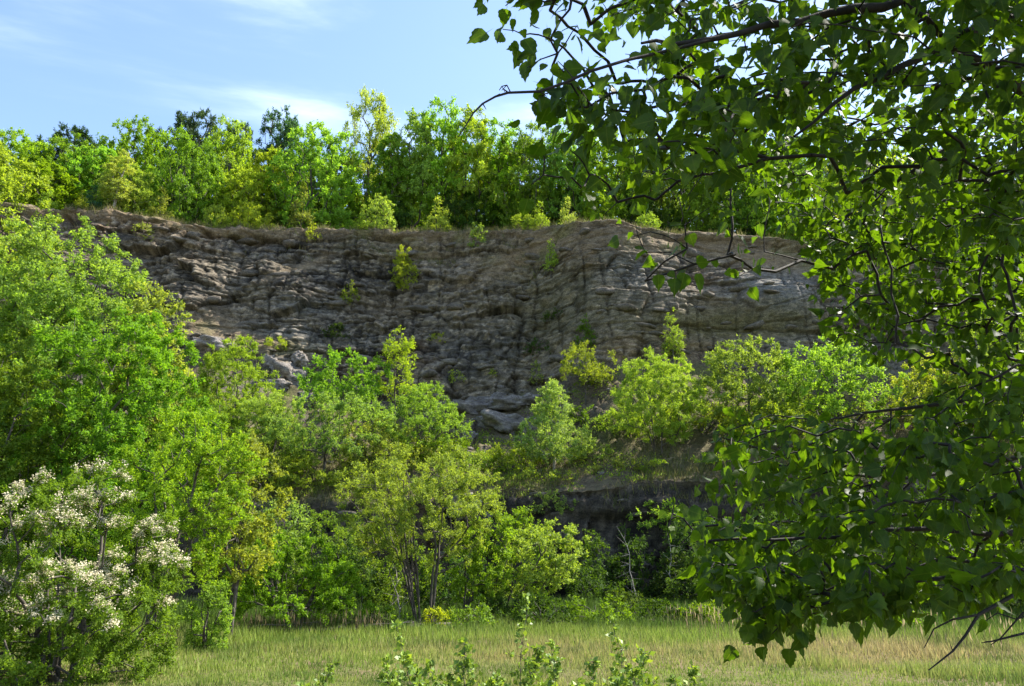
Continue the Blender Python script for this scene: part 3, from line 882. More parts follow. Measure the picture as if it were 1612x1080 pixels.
wood('broad2', 1150, 222, 110, 8, C_MID, B, 'green tree behind birch leaves over the right hand cliff')
wood('broad', 1235, 225, 120, 7, C_FRESH, B, 'tree behind the dense birch spray, second left of the yellow gap tree')
wood('dome', 1330, 245, 130, 6, C_YEL, B, 'yellow green tree seen in the gap under the upper birch branches')
wood('broad2', 1420, 250, 120, 6, C_LIME, B, 'lime tree right of the yellow green gap tree')
wood('broad', 1500, 270, 130, 7, C_MID, B, 'green tree seen beneath the thick birch limb')
wood('broad2', 1590, 275, 130, 6, C_DARK, B, 'dark tree at the right end of the cliff edge')
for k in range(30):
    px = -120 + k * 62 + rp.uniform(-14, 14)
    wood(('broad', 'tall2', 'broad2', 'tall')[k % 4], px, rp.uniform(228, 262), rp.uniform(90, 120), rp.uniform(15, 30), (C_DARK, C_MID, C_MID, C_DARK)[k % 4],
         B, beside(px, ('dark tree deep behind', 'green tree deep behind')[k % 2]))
# undergrowth under the trees at the edge of the wood
for k in range(36):
    px = -60 + k * 46 + rp.uniform(-12, 12)
    wood('dome', px, 300 + rp.uniform(-14, 22) + (0 if px < 1100 else 40), rp.uniform(55, 85), rp.uniform(6, 11), (C_DARK, C_MID, C_DARK)[k % 3],
         'undergrowth_bush', beside(px, ('dark bush below', 'green undergrowth by', 'dark undergrowth by')[k % 3]), 'bush', 'undergrowth bushes at the edge of the wood')
EG = 'small plants along the cliff edge'
for var, px, top, w, dy, c, nm, lb in (
    ('slim', 194, 226, 42, 1.2, C_PALE, 'slim_birch', 'slim pale birch with white trunk standing alone on the cliff edge'),
    ('sapling', 131, 300, 18, 0.8, C_YEL, 'sapling', 'small yellow sapling on the cliff edge left of the slim birch'),
    ('sapling', 80, 298, 30, 1.5, C_LIME, 'sapling', 'thin lime sapling at the left end of the cliff edge'),
    ('sapling', 150, 292, 30, 2.0, C_BLUE, 'sapling', 'bluish young conifer between the yellow sapling and the slim birch'),
    ('sapling', 258, 296, 30, 0.9, C_RUST, 'sapling', 'rust coloured sapling on the cliff edge right of the slim birch'),
    ('shrub', 343, 325, 40, 0.7, C_LIME, 'small_shrub', 'bright lime shrub at the foot of the dome tree on the edge'),
    ('shrub', 395, 322, 56, 0.9, C_YEL, 'small_shrub', 'wide yellow green shrub on the edge below the fir notch'),
    ('sapling', 425, 335, 22, 0.5, C_YEL, 'sapling', 'tiny yellow seedling on the edge right of the wide shrub'),
    ('sapling', 478, 292, 36, 0.9, C_RUST, 'sapling', 'brownish sapling in front of the big vivid maple'),
    ('shrub', 600, 312, 55, 0.7, C_YEL, 'small_shrub', 'bright yellow shrub on the edge below the tallest pale tree'),
    ('shrub', 570, 345, 36, 0.4, C_LIME, 'small_shrub', 'low lime shrub left of the bright yellow shrub on the edge'),
    ('sapling', 690, 312, 40, 1.5, C_PALE, 'sapling', 'pale leafy sapling on the edge below the tall bright tree'),
    ('sapling', 850, 318, 28, 1.0, C_LIME, 'sapling', 'lime sapling on the edge just left of the earthy spur'),
    ('shrub', 825, 338, 40, 0.9, C_LIME, 'small_shrub', 'low green shrub on the edge left of the lime sapling by the spur'),
    ('sapling', 893, 310, 26, 1.4, C_PALE, 'sapling', 'thin bent sapling with bare stem on top of the earthy spur'),
    ('shrub', 1020, 338, 40, 0.9, C_LIME, 'small_shrub', 'small shrub on the edge above the bare bank right of the spur')):
    wood(var, px, top, w, dy, c, nm, lb, 'sapling' if 'sap' in nm else ('tree' if nm == 'slim_birch' else 'shrub'), EG)

# --- plants rooted in the cliff and the wall
def cliff_plant(name, label, px, py_base, py_top, wpx, color, group='plants growing on the rock', **kw):
    seedc[0] += 1
    h, nrm = hit(px, py_base, 0.12)
    top = at(px, py_top, h.y - 0.25)
    H = max(0.35, top.z - h.z)
    W = wpx / F * h.y
    r = thing(name, label, 'sapling' if 'sapling' in name or 'birch' in name else 'plant', h, 0, group)
    kw.setdefault('lean', (0, -0.25)); kw.setdefault('shape', 'cone'); kw.setdefault('leaf', 0.12); kw.setdefault('clump', 0.3)
    kw.setdefault('gap', 0.14); kw.setdefault('lai', 1.5); kw.setdefault('cb', 0.12); kw.setdefault('rtip', 0.007)
    plant_parts(r, tree_meshes(seedc[0], H, W, **kw), color)
    return r
cliff_plant('birch_sapling', 'feathery upright birch sapling hanging on the middle of the cliff', 640, 468, 388, 38, C_PALE, lean=(-0.5, -0.3), shape='column', leaf=0.10, lai=2.8, gap=0.04)
cliff_plant('cliff_sapling', 'bright leafy sapling just below the cliff edge under the tall trees', 752, 400, 345, 36, C_LIME)
cliff_plant('cliff_sapling', 'spindly sapling with bare stem left of the spur', 868, 440, 378, 26, C_LIME, cb=0.25, lai=1.4)
cliff_plant('cliff_plant', 'small yellow green tuft left of the feathery birch', 550, 482, 442, 32, C_YEL)
cliff_plant('cliff_plant', 'dark green trailing tuft in the hollow left of the cliff middle', 532, 536, 512, 42, C_DARK, shape='bush', lai=3)
cliff_plant('cliff_plant', 'yellow grass like tuft on top of the cracked outcrop', 435, 552, 530, 36, C_YEL, shape='bush', leaf=0.14, wide=0.2)
cliff_plant('cliff_sapling', 'dark young tree beside the spur base', 922, 560, 495, 38, C_MID)
cliff_plant('cliff_sapling', 'leafy sapling standing up against the right of the spur', 1060, 570, 482, 36, C_LIME)
cliff_plant('cliff_plant', 'flat spreading seedling low on the cliff above the rubble ledge', 716, 606, 584, 34, C_YEL, shape='bush')
cliff_plant('cliff_plant', 'tiny seedling on the cliff right of the spreading seedling', 775, 596, 574, 14, C_YEL)
cliff_plant('cliff_plant', 'seedling at mid height right of the feathery birch', 688, 540, 522, 30, C_YEL, shape='bush', lai=1.4)
cliff_plant('cliff_sapling', 'thin upright shoot left of the pale birch near the ledge', 845, 612, 570, 14, C_YEL, shape='column', lai=1.5)
cliff_plant('cliff_plant', 'small weedy tuft below the edge near the slim birch', 225, 380, 352, 30, C_YEL, shape='bush', lai=1.4)
cliff_plant('cliff_plant', 'reddish tuft hanging below the edge under the big maple', 492, 385, 352, 34, C_YEL, lai=1.4)
cliff_plant('cliff_sapling', 'sapling poking up beside the left tree on the cliff', 178, 408, 375, 22, C_LIME)
cliff_plant('cliff_plant', 'green mossy tuft in the dark gully left of the spur', 878, 505, 488, 44, C_DARK, shape='bush', lai=2)
cliff_plant('cliff_plant', 'green ferny tuft low in the dark gully', 850, 560, 535, 46, C_DARK, shape='bush', lai=1.6)
cliff_plant('cliff_plant', 'yellow green bush clinging to the lower wall edge', 872, 812, 775, 60, C_YEL, shape='bush', lai=2.2, leaf=0.1)
cliff_plant('cliff_plant', 'bright hanging leaves on the lower wall under the pale willow', 1040, 840, 790, 90, C_LIME, shape='bush', lai=2.4, leaf=0.11)
cliff_plant('cliff_plant', 'thin leafy shoot halfway up the dark lower wall', 985, 870, 820, 26, C_MID, lai=1.2)

# --- trees and shrubs of the quarry floor and bench, from far to near
BG = 'trees on the bench'
tree('maple_tree', 'vivid green maple with layered crown above the round bushy tree', 'tree', 545, 557, 120, 48.5, C_FRESH, BG, cb=0.45, leaf=0.16, clump=0.5, lai=3.4, gap=0.05)
tree('sapling_tree', 'thin brownish sapling in front of the cliff right of the maple', 'tree', 628, 520, 52, 49, C_YEL, BG, cb=0.35, shape='column', leaf=0.12, lai=1.4, clump=0.4, gap=0.1)
tree('bushy_tree', 'round bushy tree with thin dark trunk on the bench edge', 'tree', 530, 625, 150, 43.5, C_LIME, BG, base=515, cb=0.32, leaf=0.11, clump=0.42, lai=3.0, gap=0.06)
tree('bench_bush', 'grey green bush with twiggy top behind the leaning willow', 'bush', 668, 605, 140, 47, C_LIME, BG, cb=0.12, stems=5, shape='bush', leaf=0.11, clump=0.42, lai=2.6, gap=0.06)
tree('pale_birch', 'fluffy pale birch with short white stem on the wall edge', 'tree', 870, 600, 112, 44.5, C_PALE, BG, cb=0.12, shape='cone', leaf=0.10, clump=0.4, lai=3.0, bark=M_PALEBARK, gap=0.02)
tree('bench_bush', 'low yellow green bush at the left foot of the pale birch', 'bush', 800, 700, 90, 44.2, C_YEL, BG, cb=0.05, stems=5, shape='bush', leaf=0.10, clump=0.35, lai=2.4)
tree('bench_bush', 'low bush at the right foot of the pale birch', 'bush', 930, 700, 70, 44.8, C_YEL, BG, cb=0.05, stems=4, shape='bush', leaf=0.10, clump=0.35, lai=2.2)
tree('thin_tree', 'thin yellow green tree with dark stem by the spur base', 'tree', 920, 543, 84, 49.5, C_YEL, BG, cb=0.35, leaf=0.11, clump=0.4, lai=2.2, gap=0.08)
tree('willow_tree', 'pale soft willow rising from the right end of the wall edge', 'tree', 1030, 552, 130, 44, C_PALE, BG, cb=0.1, stems=4, shape='column', leaf=0.11, clump=0.45, lai=3.2, wide=0.42)
tree('maple_tree', 'bright maple behind the birch leaves right of the pale willow', 'tree', 1170, 535, 160, 45, C_LIME, BG, cb=0.12, shape='bush', leaf=0.16, clump=0.5, lai=3.2)
tree('maple_tree', 'yellow lit maple in the gap between upper and lower birch sprays', 'tree', 1300, 530, 170, 44.5, C_LIME, BG, cb=0.12, shape='bush', leaf=0.16, clump=0.5, lai=3.2)
tree('lime_tree', 'yellow green tree at right standing before the cliff end', 'tree', 1470, 560, 150, 43, C_YEL, BG, cb=0.1, shape='bush', leaf=0.13, clump=0.45, lai=3.0)
tree('lime_tree', 'large yellow green tree at the right edge behind the birch', 'tree', 1580, 475, 200, 42, C_YEL, BG, cb=0.1, shape='bush', leaf=0.13, clump=0.5, lai=3.2)
for px, top, w, Y, c, lb in ((605, 660, 100, 45.5, C_YEL, 'small lime bush between the round bushy tree and the grey green bush'), (745, 715, 90, 44, C_LIME, 'low shrub on the bench right of the grey green bush'),
        (700, 690, 90, 46, C_MID, 'darker shrub below the small rocks of the ledge'), (965, 650, 70, 47, C_LIME, 'shrub between the thin tree and the pale willow'), (985, 725, 70, 43, C_YEL, 'yellowish shrub on the wall edge left of the pale willow'),
        (1105, 640, 110, 46, C_LIME, 'shrub filling the space right of the pale willow'), (1100, 730, 100, 42.5, C_LIME, 'low shrub on the wall edge under the bright maple'), (480, 715, 80, 43.2, C_YEL, 'low yellow shrub left of the round bushy tree trunk'),
        (580, 735, 90, 43, C_LIME, 'low shrub right of the round bushy tree trunk'), (845, 735, 70, 43, C_YEL, 'weedy tuft on the wall edge below the pale birch'), (1390, 640, 130, 45, C_YEL, 'lit shrub between the yellow lit maple and the right trees'),
        (300, 600, 120, 45, C_LIME, 'shrub glimpsed behind the left trees on the bench'), (915, 640, 50, 48, C_MID, 'small dark shrub at the foot of the thin tree'), (1220, 640, 150, 43, C_LIME, 'low maple bush between the two bright maples')):
    tree('bench_shrub', lb, 'shrub', px, top, w * 1.25, Y, c, 'shrubs scattered over the bench', cb=0.05, stems=5, shape='bush', leaf=0.12, clump=0.4, lai=2.2, gap=0.04)
WG = 'willow shrubs on the left bench'
tree('willow_shrub', 'tall yellow green willow right of the big left trees', 'shrub', 375, 532, 150, 45, C_LIME, WG, cb=0.08, stems=6, shape='bush', leaf=0.12, clump=0.42, lai=3.0, wide=0.42)
tree('willow_shrub', 'lower willow shrub between the tall willow and the bushy tree', 'shrub', 430, 610, 110, 43.5, C_YEL, WG, cb=0.06, stems=6, shape='bush', leaf=0.11, clump=0.4, lai=2.8, wide=0.42)
tree('willow_shrub', 'willow shrub low on the slope behind the yellow maple shoots', 'shrub', 345, 640, 130, 42.5, C_LIME, WG, cb=0.06, stems=6, shape='bush', leaf=0.11, clump=0.4, lai=2.8, wide=0.42)
SG = 'shrubs at the foot of the lower wall'
tree('shrub', 'dark shrub in the shade under the round bushy tree', 'shrub', 505, 805, 110, 37, C_MID, SG, cb=0.1, stems=5, shape='bush', leaf=0.11, clump=0.35, lai=2.0, gap=0.1)
tree('shrub', 'leafy shrub in shade left of the willow stems', 'shrub', 580, 815, 110, 34, C_MID, SG, cb=0.12, stems=5, shape='round', leaf=0.11, clump=0.35, lai=1.8, gap=0.12)
tree('shrub', 'bright maple shoots in the dark gap above the low bush', 'shrub', 450, 790, 80, 33, C_LIME, SG, cb=0.3, stems=3, shape='round', leaf=0.12, clump=0.35, lai=1.8, gap=0.1)
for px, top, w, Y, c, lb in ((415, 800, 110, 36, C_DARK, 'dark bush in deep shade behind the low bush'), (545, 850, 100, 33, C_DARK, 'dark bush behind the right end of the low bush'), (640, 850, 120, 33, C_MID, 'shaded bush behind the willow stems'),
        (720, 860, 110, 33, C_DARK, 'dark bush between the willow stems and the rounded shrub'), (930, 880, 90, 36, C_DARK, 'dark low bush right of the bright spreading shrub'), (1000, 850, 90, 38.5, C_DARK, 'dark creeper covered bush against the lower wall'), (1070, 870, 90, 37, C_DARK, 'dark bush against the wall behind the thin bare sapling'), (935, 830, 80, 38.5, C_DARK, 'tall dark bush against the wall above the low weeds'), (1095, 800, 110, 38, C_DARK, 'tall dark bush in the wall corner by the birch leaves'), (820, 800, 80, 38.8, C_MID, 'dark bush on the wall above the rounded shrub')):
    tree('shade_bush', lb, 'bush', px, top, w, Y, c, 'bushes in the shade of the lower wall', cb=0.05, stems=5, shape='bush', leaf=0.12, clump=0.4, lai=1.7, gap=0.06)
for px, top, w, Y, c, lb in ((935, 938, 110, 27.2, C_MID, 'low weeds right of the bright spreading shrub'), (1035, 945, 120, 27.8, C_DARK, 'low dark weeds before the bare saplings'), (1120, 950, 110, 27, C_MID, 'low weeds under the left tip of the lower birch leaves'),
        (745, 950, 80, 25.6, C_MID, 'low weeds at the right foot of the willow stems'), (605, 958, 80, 25.4, C_MID, 'low weeds at the left foot of the willow stems'), (850, 940, 110, 26.6, C_DARK, 'dark weeds under the bright spreading shrub'),
        (985, 930, 90, 30, C_DARK, 'dark weeds at the foot of the bent bare sapling'), (1230, 955, 130, 26.5, C_DARK, 'dark weeds under the middle of the lower birch leaves'), (1380, 955, 130, 26, C_MID, 'weeds under the right of the lower birch leaves'), (790, 930, 80, 29, C_DARK, 'dark weeds behind the rounded shrub')):
    tree('weed_plant', lb, 'plant', px, top, w, Y, c, 'low weeds along the far side of the meadow', cb=0.03, stems=6, shape='bush', leaf=0.10, clump=0.26, lai=2.6, gap=0.05)
tree('shrub', 'rounded shrub with lit top right of the willow', 'shrub', 780, 812, 84, 29, C_FRESH, SG, base=735, cb=0.2, stems=3, shape='round', leaf=0.085, clump=0.3, lai=3.2)
tree('shrub', 'bright spreading shrub beside the dark lower wall', 'shrub', 868, 825, 118, 30, C_LIME, SG, base=800, cb=0.22, stems=4, shape='round', leaf=0.10, clump=0.3, lai=3.2)
tree('willow_tree', 'leaning many stemmed willow in the middle of the quarry floor', 'tree', 668, 690, 215, 27, C_LIME, None, base=675, cb=0.33, stems=9, shape='round', leaf=0.085, clump=0.33, lai=2.6, gap=0.06, spread=0.75, wide=0.45)
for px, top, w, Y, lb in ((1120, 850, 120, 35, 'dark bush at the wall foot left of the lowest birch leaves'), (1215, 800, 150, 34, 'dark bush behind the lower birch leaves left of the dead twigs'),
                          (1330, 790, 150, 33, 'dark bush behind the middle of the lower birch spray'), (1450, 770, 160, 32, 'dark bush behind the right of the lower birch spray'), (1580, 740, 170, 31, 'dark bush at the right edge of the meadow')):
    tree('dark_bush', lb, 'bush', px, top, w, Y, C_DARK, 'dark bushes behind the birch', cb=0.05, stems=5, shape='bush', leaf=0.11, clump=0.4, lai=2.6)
tree('low_bush', 'dense low bush with dark hollow beneath it on the meadow edge', 'bush', 470, 845, 210, 24.5, C_FRESH, None, cb=0.16, stems=7, shape='bush', leaf=0.075, clump=0.28, lai=4.0)
LG = 'big trees at the left'
tree('ash_tree', 'tallest tree at the left picture edge', 'tree', -8, 246, 230, 27, C_LIME, LG, cb=0.2, leaf=0.14, clump=0.45, lai=3.0, gap=-0.1)
tree('aspen_tree', 'broad yellow green tree before the left end of the cliff', 'tree', 118, 368, 320, 25, C_LIME, LG, cb=0.12, shape='round', leaf=0.11, clump=0.42, lai=3.0, gap=-0.05)
tree('aspen_tree', 'yellow green tree low in front of the broad left tree', 'tree', 70, 440, 250, 23, C_LIME, LG, cb=0.1, leaf=0.10, clump=0.42, lai=3.0)
tree('maple_tree', 'small maple with golden young leaves at the right side of the left trees', 'tree', 245, 458, 110, 23.5, C_YEL, LG, cb=0.3, leaf=0.12, clump=0.35, lai=3.4)
tree('aspen_tree', 'mid green tree standing behind the hawthorn', 'tree', 200, 500, 250, 21, C_FRESH, LG, cb=0.12, leaf=0.085, clump=0.36, lai=3.8, gap=0.02)
tree('aspen_tree', 'mid green tree at the left edge behind the hawthorn', 'tree', 30, 560, 220, 20, C_MID, LG, cb=0.1, leaf=0.085, clump=0.36, lai=3.6, gap=0.02)
tree('maple_sapling', 'maple sapling with yellowish shoots right of the slim aspen stems', 'tree', 385, 690, 120, 21, C_YEL, LG, cb=0.3, stems=3, leaf=0.10, clump=0.32, lai=2.6, gap=0.06)
tree('aspen_sapling', 'slim aspen clump with several bare stems rising from the grass', 'tree', 310, 650, 170, 17.5, C_FRESH, LG, base=275, cb=0.28, stems=6, shape='round', leaf=0.065, clump=0.28, lai=3.0, spread=0.5, gap=0.05)
tree('leafy_shrub', 'leafy green shrub at the foot of the slim aspen stems', 'shrub', 335, 905, 60, 18.5, C_FRESH, None, cb=0.05, stems=4, shape='bush', leaf=0.06, clump=0.22, lai=2.6)
tree('hawthorn', 'white flowering hawthorn bush in the lower left corner', 'bush', 140, 742, 310, 13.4, C_MID, None, cb=0.03, stems=5, shape='bush', leaf=0.05, clump=0.24, lai=3.4, flow=(0.04, 0.95, 62), gap=0.06)
tree('hawthorn', 'hawthorn branches with few white sprays at the left picture edge', 'bush', -50, 850, 220, 13.0, C_MID, None, cb=0.08, stems=4, shape='bush', leaf=0.05, clump=0.24, lai=3.0, flow=(0.06, 0.7, 24), gap=0.06)
tree('fern_shrub', 'small yellow green shrub at the foot of the willow stems', 'shrub', 685, 958, 46, 25.5, C_YEL, None, cb=0.05, stems=4, shape='vase', leaf=0.09, clump=0.16, lai=2.2)
# trees of the quarry's right side, outside the picture, that shade the meadow
tree('oak_tree', 'oak standing to the right of the meadow', 'tree', 1980, 300, 380, 30, C_MID, None, cb=0.15, leaf=0.3, clump=0.8, lai=2.0)

# ------------------------------------------------------------------ grass
def grass_field(name, n, xr, yr, hfun, cfun, zfun, label, seed, wd=0.006, keepf=None):
    r = np.random.default_rng(seed)
    u = r.random(n)
    y = yr[0] * (yr[1] / yr[0]) ** u          # denser near the camera
    half = 0.66 * y + 1.5
    x = r.uniform(-1, 1, n) * half if xr is None else r.uniform(*xr, n)
    if keepf is not None:
        k = keepf(x, y, r); x, y = x[k], y[k]; n = len(x)
    z = zfun(x, y)
    h = hfun(x, y) * r.uniform(0.45, 1.25, n)
    a = r.uniform(0, 6.28, n)
    w = wd * r.uniform(0.7, 1.4, n) * (0.6 + y / 14)
    ba = r.uniform(0, 6.28, n); bend = h * r.uniform(0.1, 0.55, n)
    b = np.stack([x, y, z - 0.02], -1)
    s = np.stack([np.cos(a) * w, np.sin(a) * w, np.zeros(n)], -1)
    t = b + np.stack([np.cos(ba) * bend, np.sin(ba) * bend, h], -1)
    v = np.stack([b - s, b + s, t], 1).reshape(-1, 3)
    f = np.arange(n * 3).reshape(-1, 3)
    c = cfun(x, y, r)
    me = mesh_np(name, v, f, M_GRASS, {'col': np.repeat(c, 3, 0)})
    return tag(link(name, me), label, 'grass', kind='stuff')
def mead_col(x, y, r):
    n = len(x)
    dry = np.clip(0.08 + 1.2 * fbm(x * 0.22, y * 0.22, 3, 4, 301) + 0.5 * sstep(2, 9, x) * (1 - sstep(17, 24, y)) - 0.35 * sstep(17, 26, y), 0, 1)
    dry = np.clip(dry + r.normal(0, 0.22, n), 0, 1)
    c = colmix(A3(0.205, 0.285, 0.042), A3(0.37, 0.30, 0.13), dry)
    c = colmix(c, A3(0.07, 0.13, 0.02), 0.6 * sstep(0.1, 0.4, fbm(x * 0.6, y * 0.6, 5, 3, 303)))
    c = colmix(c, A3(0.06, 0.115, 0.016), 0.9 * sstep(22, 28, y + 2.5 * fbm(x * 0.25, y * 0.25, 6, 3, 305)))  # rank far grass, with the shade near the wall put into its green
    return c * r.uniform(0.7, 1.3, n)[:, None]
def mead_h(x, y):
    return 0.07 + 0.17 * sstep(13, 22, y) + 0.32 * sstep(24, 32, y) + 0.30 * np.maximum(0, fbm(x * 0.7, y * 0.7, 1, 3, 311))
def mz(x, y): return meadow_z(x, y)
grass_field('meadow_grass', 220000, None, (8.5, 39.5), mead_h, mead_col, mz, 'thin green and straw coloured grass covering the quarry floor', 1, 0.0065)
def bench_keep(x, y, r):
    return (fbm(x * 0.35, y * 0.35, 2, 3, 321) + r.normal(0, 0.25, len(x))) > -0.1
zf = np.vectorize(drop)
def strip(name, n, off, spread, seed, label, ln, hh, c0, c1):
    r = np.random.default_rng(seed)
    x = r.uniform(-34, 34, n)
    y = np.interp(x, ln[0], ln[1]) + off + np.abs(r.normal(0, spread, n))
    k = fbm(x * 0.5, y * 0.5, 0, 3, seed) > -0.25
    x, y = x[k], y[k]; n = len(x)
    z = zf(x, y)
    h = hh * r.uniform(0.4, 1.4, n); ba = r.uniform(0, 6.28, n); bend = h * r.uniform(0.2, 0.8, n); a = r.uniform(0, 6.28, n)
    b = np.stack([x, y, z - 0.03], -1)
    s = np.stack([np.cos(a), np.sin(a), 0 * a], -1) * 0.022
    t = b + np.stack([np.cos(ba) * bend, np.sin(ba) * bend - 0.08, h], -1)
    v = np.stack([b - s, b + s, t], 1).reshape(-1, 3)
    c = colmix(A3(*c0), A3(*c1), r.random(n)) * r.uniform(0.7, 1.3, n)[:, None]
    tag(link(name, mesh_np(name, v, np.arange(n * 3).reshape(-1, 3), M_GRASS, {'col': np.repeat(c, 3, 0)})), label, 'grass', kind='stuff')
strip('edge_grass', 16000, -0.5, 1.3, 41, 'thin dry grass fringing the cliff edge', LN_E, 0.4, (0.11, 0.15, 0.026), (0.24, 0.195, 0.09))
strip('bench_grass', 26000, -0.3, 2.6, 42, 'rough grass covering the bench above the lower wall', LN_B, 0.4, (0.09, 0.13, 0.022), (0.2, 0.17, 0.075))

def cover(name, label, n, xr, ln, off, c, seed, thr=-0.05):
    r = np.random.default_rng(seed)
    x = r.uniform(*xr, n); y = np.interp(x, ln[0], ln[1]) + r.uniform(*off, n)
    k = fbm(x * 0.45, y * 0.45, 3, 3, seed) > thr
    x, y = x[k], y[k]; z = zf(x, y)
    m = 16
    h = 0.12 + 0.5 * r.random(len(x)) ** 2
    P_ = np.repeat(np.stack([x, y, z], -1), m, 0) + r.normal(0, 0.16, (len(x) * m, 3)) * (1, 1, 0)
    P_[:, 2] += np.repeat(h, m) * r.random(len(P_))
    L = r.uniform(0.06, 0.15, len(P_))
    v, f = tri_leaves(P_, r.normal(0, 0.7, P_.shape) + (0, 0, 0.5), r.normal(0, 0.6, P_.shape) + (0, 0, 0.7), L, L * 0.55)
    tag(link(name, mesh_np(name, v, f, M_LEAF, {'tint': np.repeat(np.clip(r.normal(0.45, 0.25, len(P_)), 0, 1), 3)}), None, color=c), label, 'weeds', kind='stuff')
cover('bench_weeds', 'low leafy weeds spreading over the bench and scree', 5200, (-30, 30), LN_B, (-0.3, 10.0), C_LIME, 43, 0.0)
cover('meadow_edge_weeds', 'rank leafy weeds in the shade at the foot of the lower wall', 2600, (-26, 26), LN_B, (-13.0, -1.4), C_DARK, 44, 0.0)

# dry reeds and stalks in front of the low bush
def stalks(name, label, n, xr, yr, h, c, seed):
    r = np.random.default_rng(seed)
    x = r.uniform(*xr, n); y = r.uniform(*yr, n); z = meadow_z(x, y)
    hh = h * r.uniform(0.5, 1.2, n)
    b = np.stack([x, y, z], -1); t = b + np.stack([r.normal(0, 0.12, n) * hh, r.normal(0, 0.12, n) * hh, hh], -1)
    v1, f1 = tubes(b, t, np.full(n, 0.006), np.full(n, 0.003), 3)
    d = unit(t - b)
    v2, f2 = leaves_np(t - d * 0.05, d, r.normal(0, 1, (n, 3)), np.full(n, 0.22), np.full(n, 0.03))
    v = np.concatenate([v1, v2]); f = np.concatenate([f1, f2 + len(v1)])
    cc = A3(*c) * r.uniform(0.6, 1.3, n)[:, None]
    cc = np.concatenate([np.repeat(cc, 6, 0), np.repeat(cc * 1.1, 4, 0)])
    tag(link(name, mesh_np(name, v, f, M_GRASS, {'col': cc})), label, 'reeds', kind='stuff')
p0, p1 = at(370, 1000, 23), at(600, 1000, 23)
stalks('dry_reeds', 'dry brown stalks standing in front of the low bush', 230, (p0.x, p1.x), (22.8, 25.0), 0.42, (0.2, 0.16, 0.085), 51)
p0, p1 = at(1100, 1000, 20), at(1620, 1000, 20)
stalks('seed_grass', 'scattered straw coloured seed stalks in the meadow under the birch', 260, (p0.x, p1.x), (15, 27), 0.6, (0.36, 0.28, 0.15), 52)

# ------------------------------------------------------------------ dead wood
def dead_branch(px, py, Y, length, az, lift, label, seed, pale=False):
    r = np.random.default_rng(seed)
    b = at(px, py, Y); z = float(meadow_z(b.x, Y)) + 0.05
    d = np.array([math.cos(az), math.sin(az), lift])
    n = 7
    P = [np.array([0, 0, 0.0])]
    for k in range(n):
        P.append(P[-1] + unit(d + r.normal(0, 0.12, 3)) * length / n)
    P = np.array(P); rad = np.linspace(0.03, 0.007, n + 1)
    A, Bp, RA, RB = list(P[:-1]), list(P[1:]), list(rad[:-1]), list(rad[1:])
    for k in range(2, n):
        for q in range(2):
            e = P[k] + unit(d * 0.7 + r.normal(0, 0.6, 3)) * r.uniform(0.2, 0.5) * length * 0.5
            e[2] = max(e[2], -0.02)
            A.append(P[k]); Bp.append(e); RA.append(rad[k] * 0.6); RB.append(0.003)
    v, f = tubes(A, Bp, RA, RB, 5)
    o = link('dead_branch', mesh_np('dead_branch', v, f, M_DEAD, smooth=True), None, (b.x, Y, z))
    return tag(o, label, 'branch', 'dead branches by the bushes')
for a in ((385, 1000, 24.2, 2.2, 0.1, 0.03, 'bleached dead branch lying at the left under the low bush', 61),
          (440, 998, 23.9, 2.0, -0.15, 0.08, 'dead branch lying across the shade under the middle of the low bush', 62),
          (520, 996, 24.4, 2.4, 0.05, 0.05, 'long dead branch at the right end under the low bush', 63),
          (590, 990, 25.6, 2.0, 0.35, 0.12, 'dead branch propped up left of the willow stems', 64),
          (640, 990, 26.0, 1.6, 0.0, 0.04, 'pale dead branch on the ground at the willow foot', 65),
          (715, 992, 25.8, 1.4, 0.9, 0.5, 'forked dead branch sticking up right of the willow foot', 66),
          (560, 1000, 24.2, 1.6, 2.9, 0.05, 'twiggy dead branch lying before the dry stalks', 67)):
    dead_branch(*a)
def dead_sapling(px, py_b, px_t, py_t, Y, label, seed):
    b = at(px, py_b, Y); t = at(px_t, py_t, Y); z = float(floor_z(b.x, Y))
    r = np.random.default_rng(seed)
    n = 9
    u = np.linspace(0, 1, n + 1)[:, None]
    P = np.array([0, 0, 0.0]) * (1 - u) + np.array([t.x - b.x, 0.2, t.z - z]) * u + r.normal(0, 0.05, (n + 1, 3)) * np.minimum(u * 3, 1)
    rad = np.linspace(0.035, 0.010, n + 1)
    A, Bp, RA, RB = list(P[:-1]), list(P[1:]), list(rad[:-1]), list(rad[1:])
    for k in range(2, n + 1):
        for q in range(2):
            e = P[k] + unit(r.normal(0, 1, 3) + (0, 0, 0.5)) * r.uniform(0.3, 0.8)
            A.append(P[k]); Bp.append(e); RA.append(0.008); RB.append(0.003)
    v, f = tubes(A, Bp, RA, RB, 5)
    tag(link('bare_sapling', mesh_np('bare_sapling', v, f, M_PALEBARK, smooth=True), None, (b.x, Y, z)), label, 'sapling', 'bare saplings before the wall')
dead_sapling(1005, 955, 985, 850, 36, 'bent pale bare sapling in front of the dark lower wall', 71)
dead_sapling(1062, 955, 1055, 860, 36.5, 'thin bare sapling right of the bent pale one', 72)
dead_sapling(630, 985, 622, 900, 27.5, 'pale bare stem standing left of the willow stems', 73)

# stones on the meadow edge
for k, (px, py, Y, s, lb) in enumerate(((700, 985, 25.6, 0.30, 'pale stone at the foot of the willow by the yellow shrub'), (650, 990, 25.4, 0.22, 'small pale stone left of the yellow shrub'),
        (800, 975, 28.5, 0.3, 'grey stone in the shade under the bright spreading shrub'), (745, 982, 27, 0.2, 'small grey stone between willow and rounded shrub'))):
    b = at(px, py, Y)
    tag(link('stone', rock_mesh('stone', 500 + k, 3, M_BOULDER), None, (b.x, Y, float(meadow_z(b.x, Y)) + s * 0.25), (0, 0, k), (s * 1.4, s, s)), lb, 'stone', 'stones on the meadow edge')

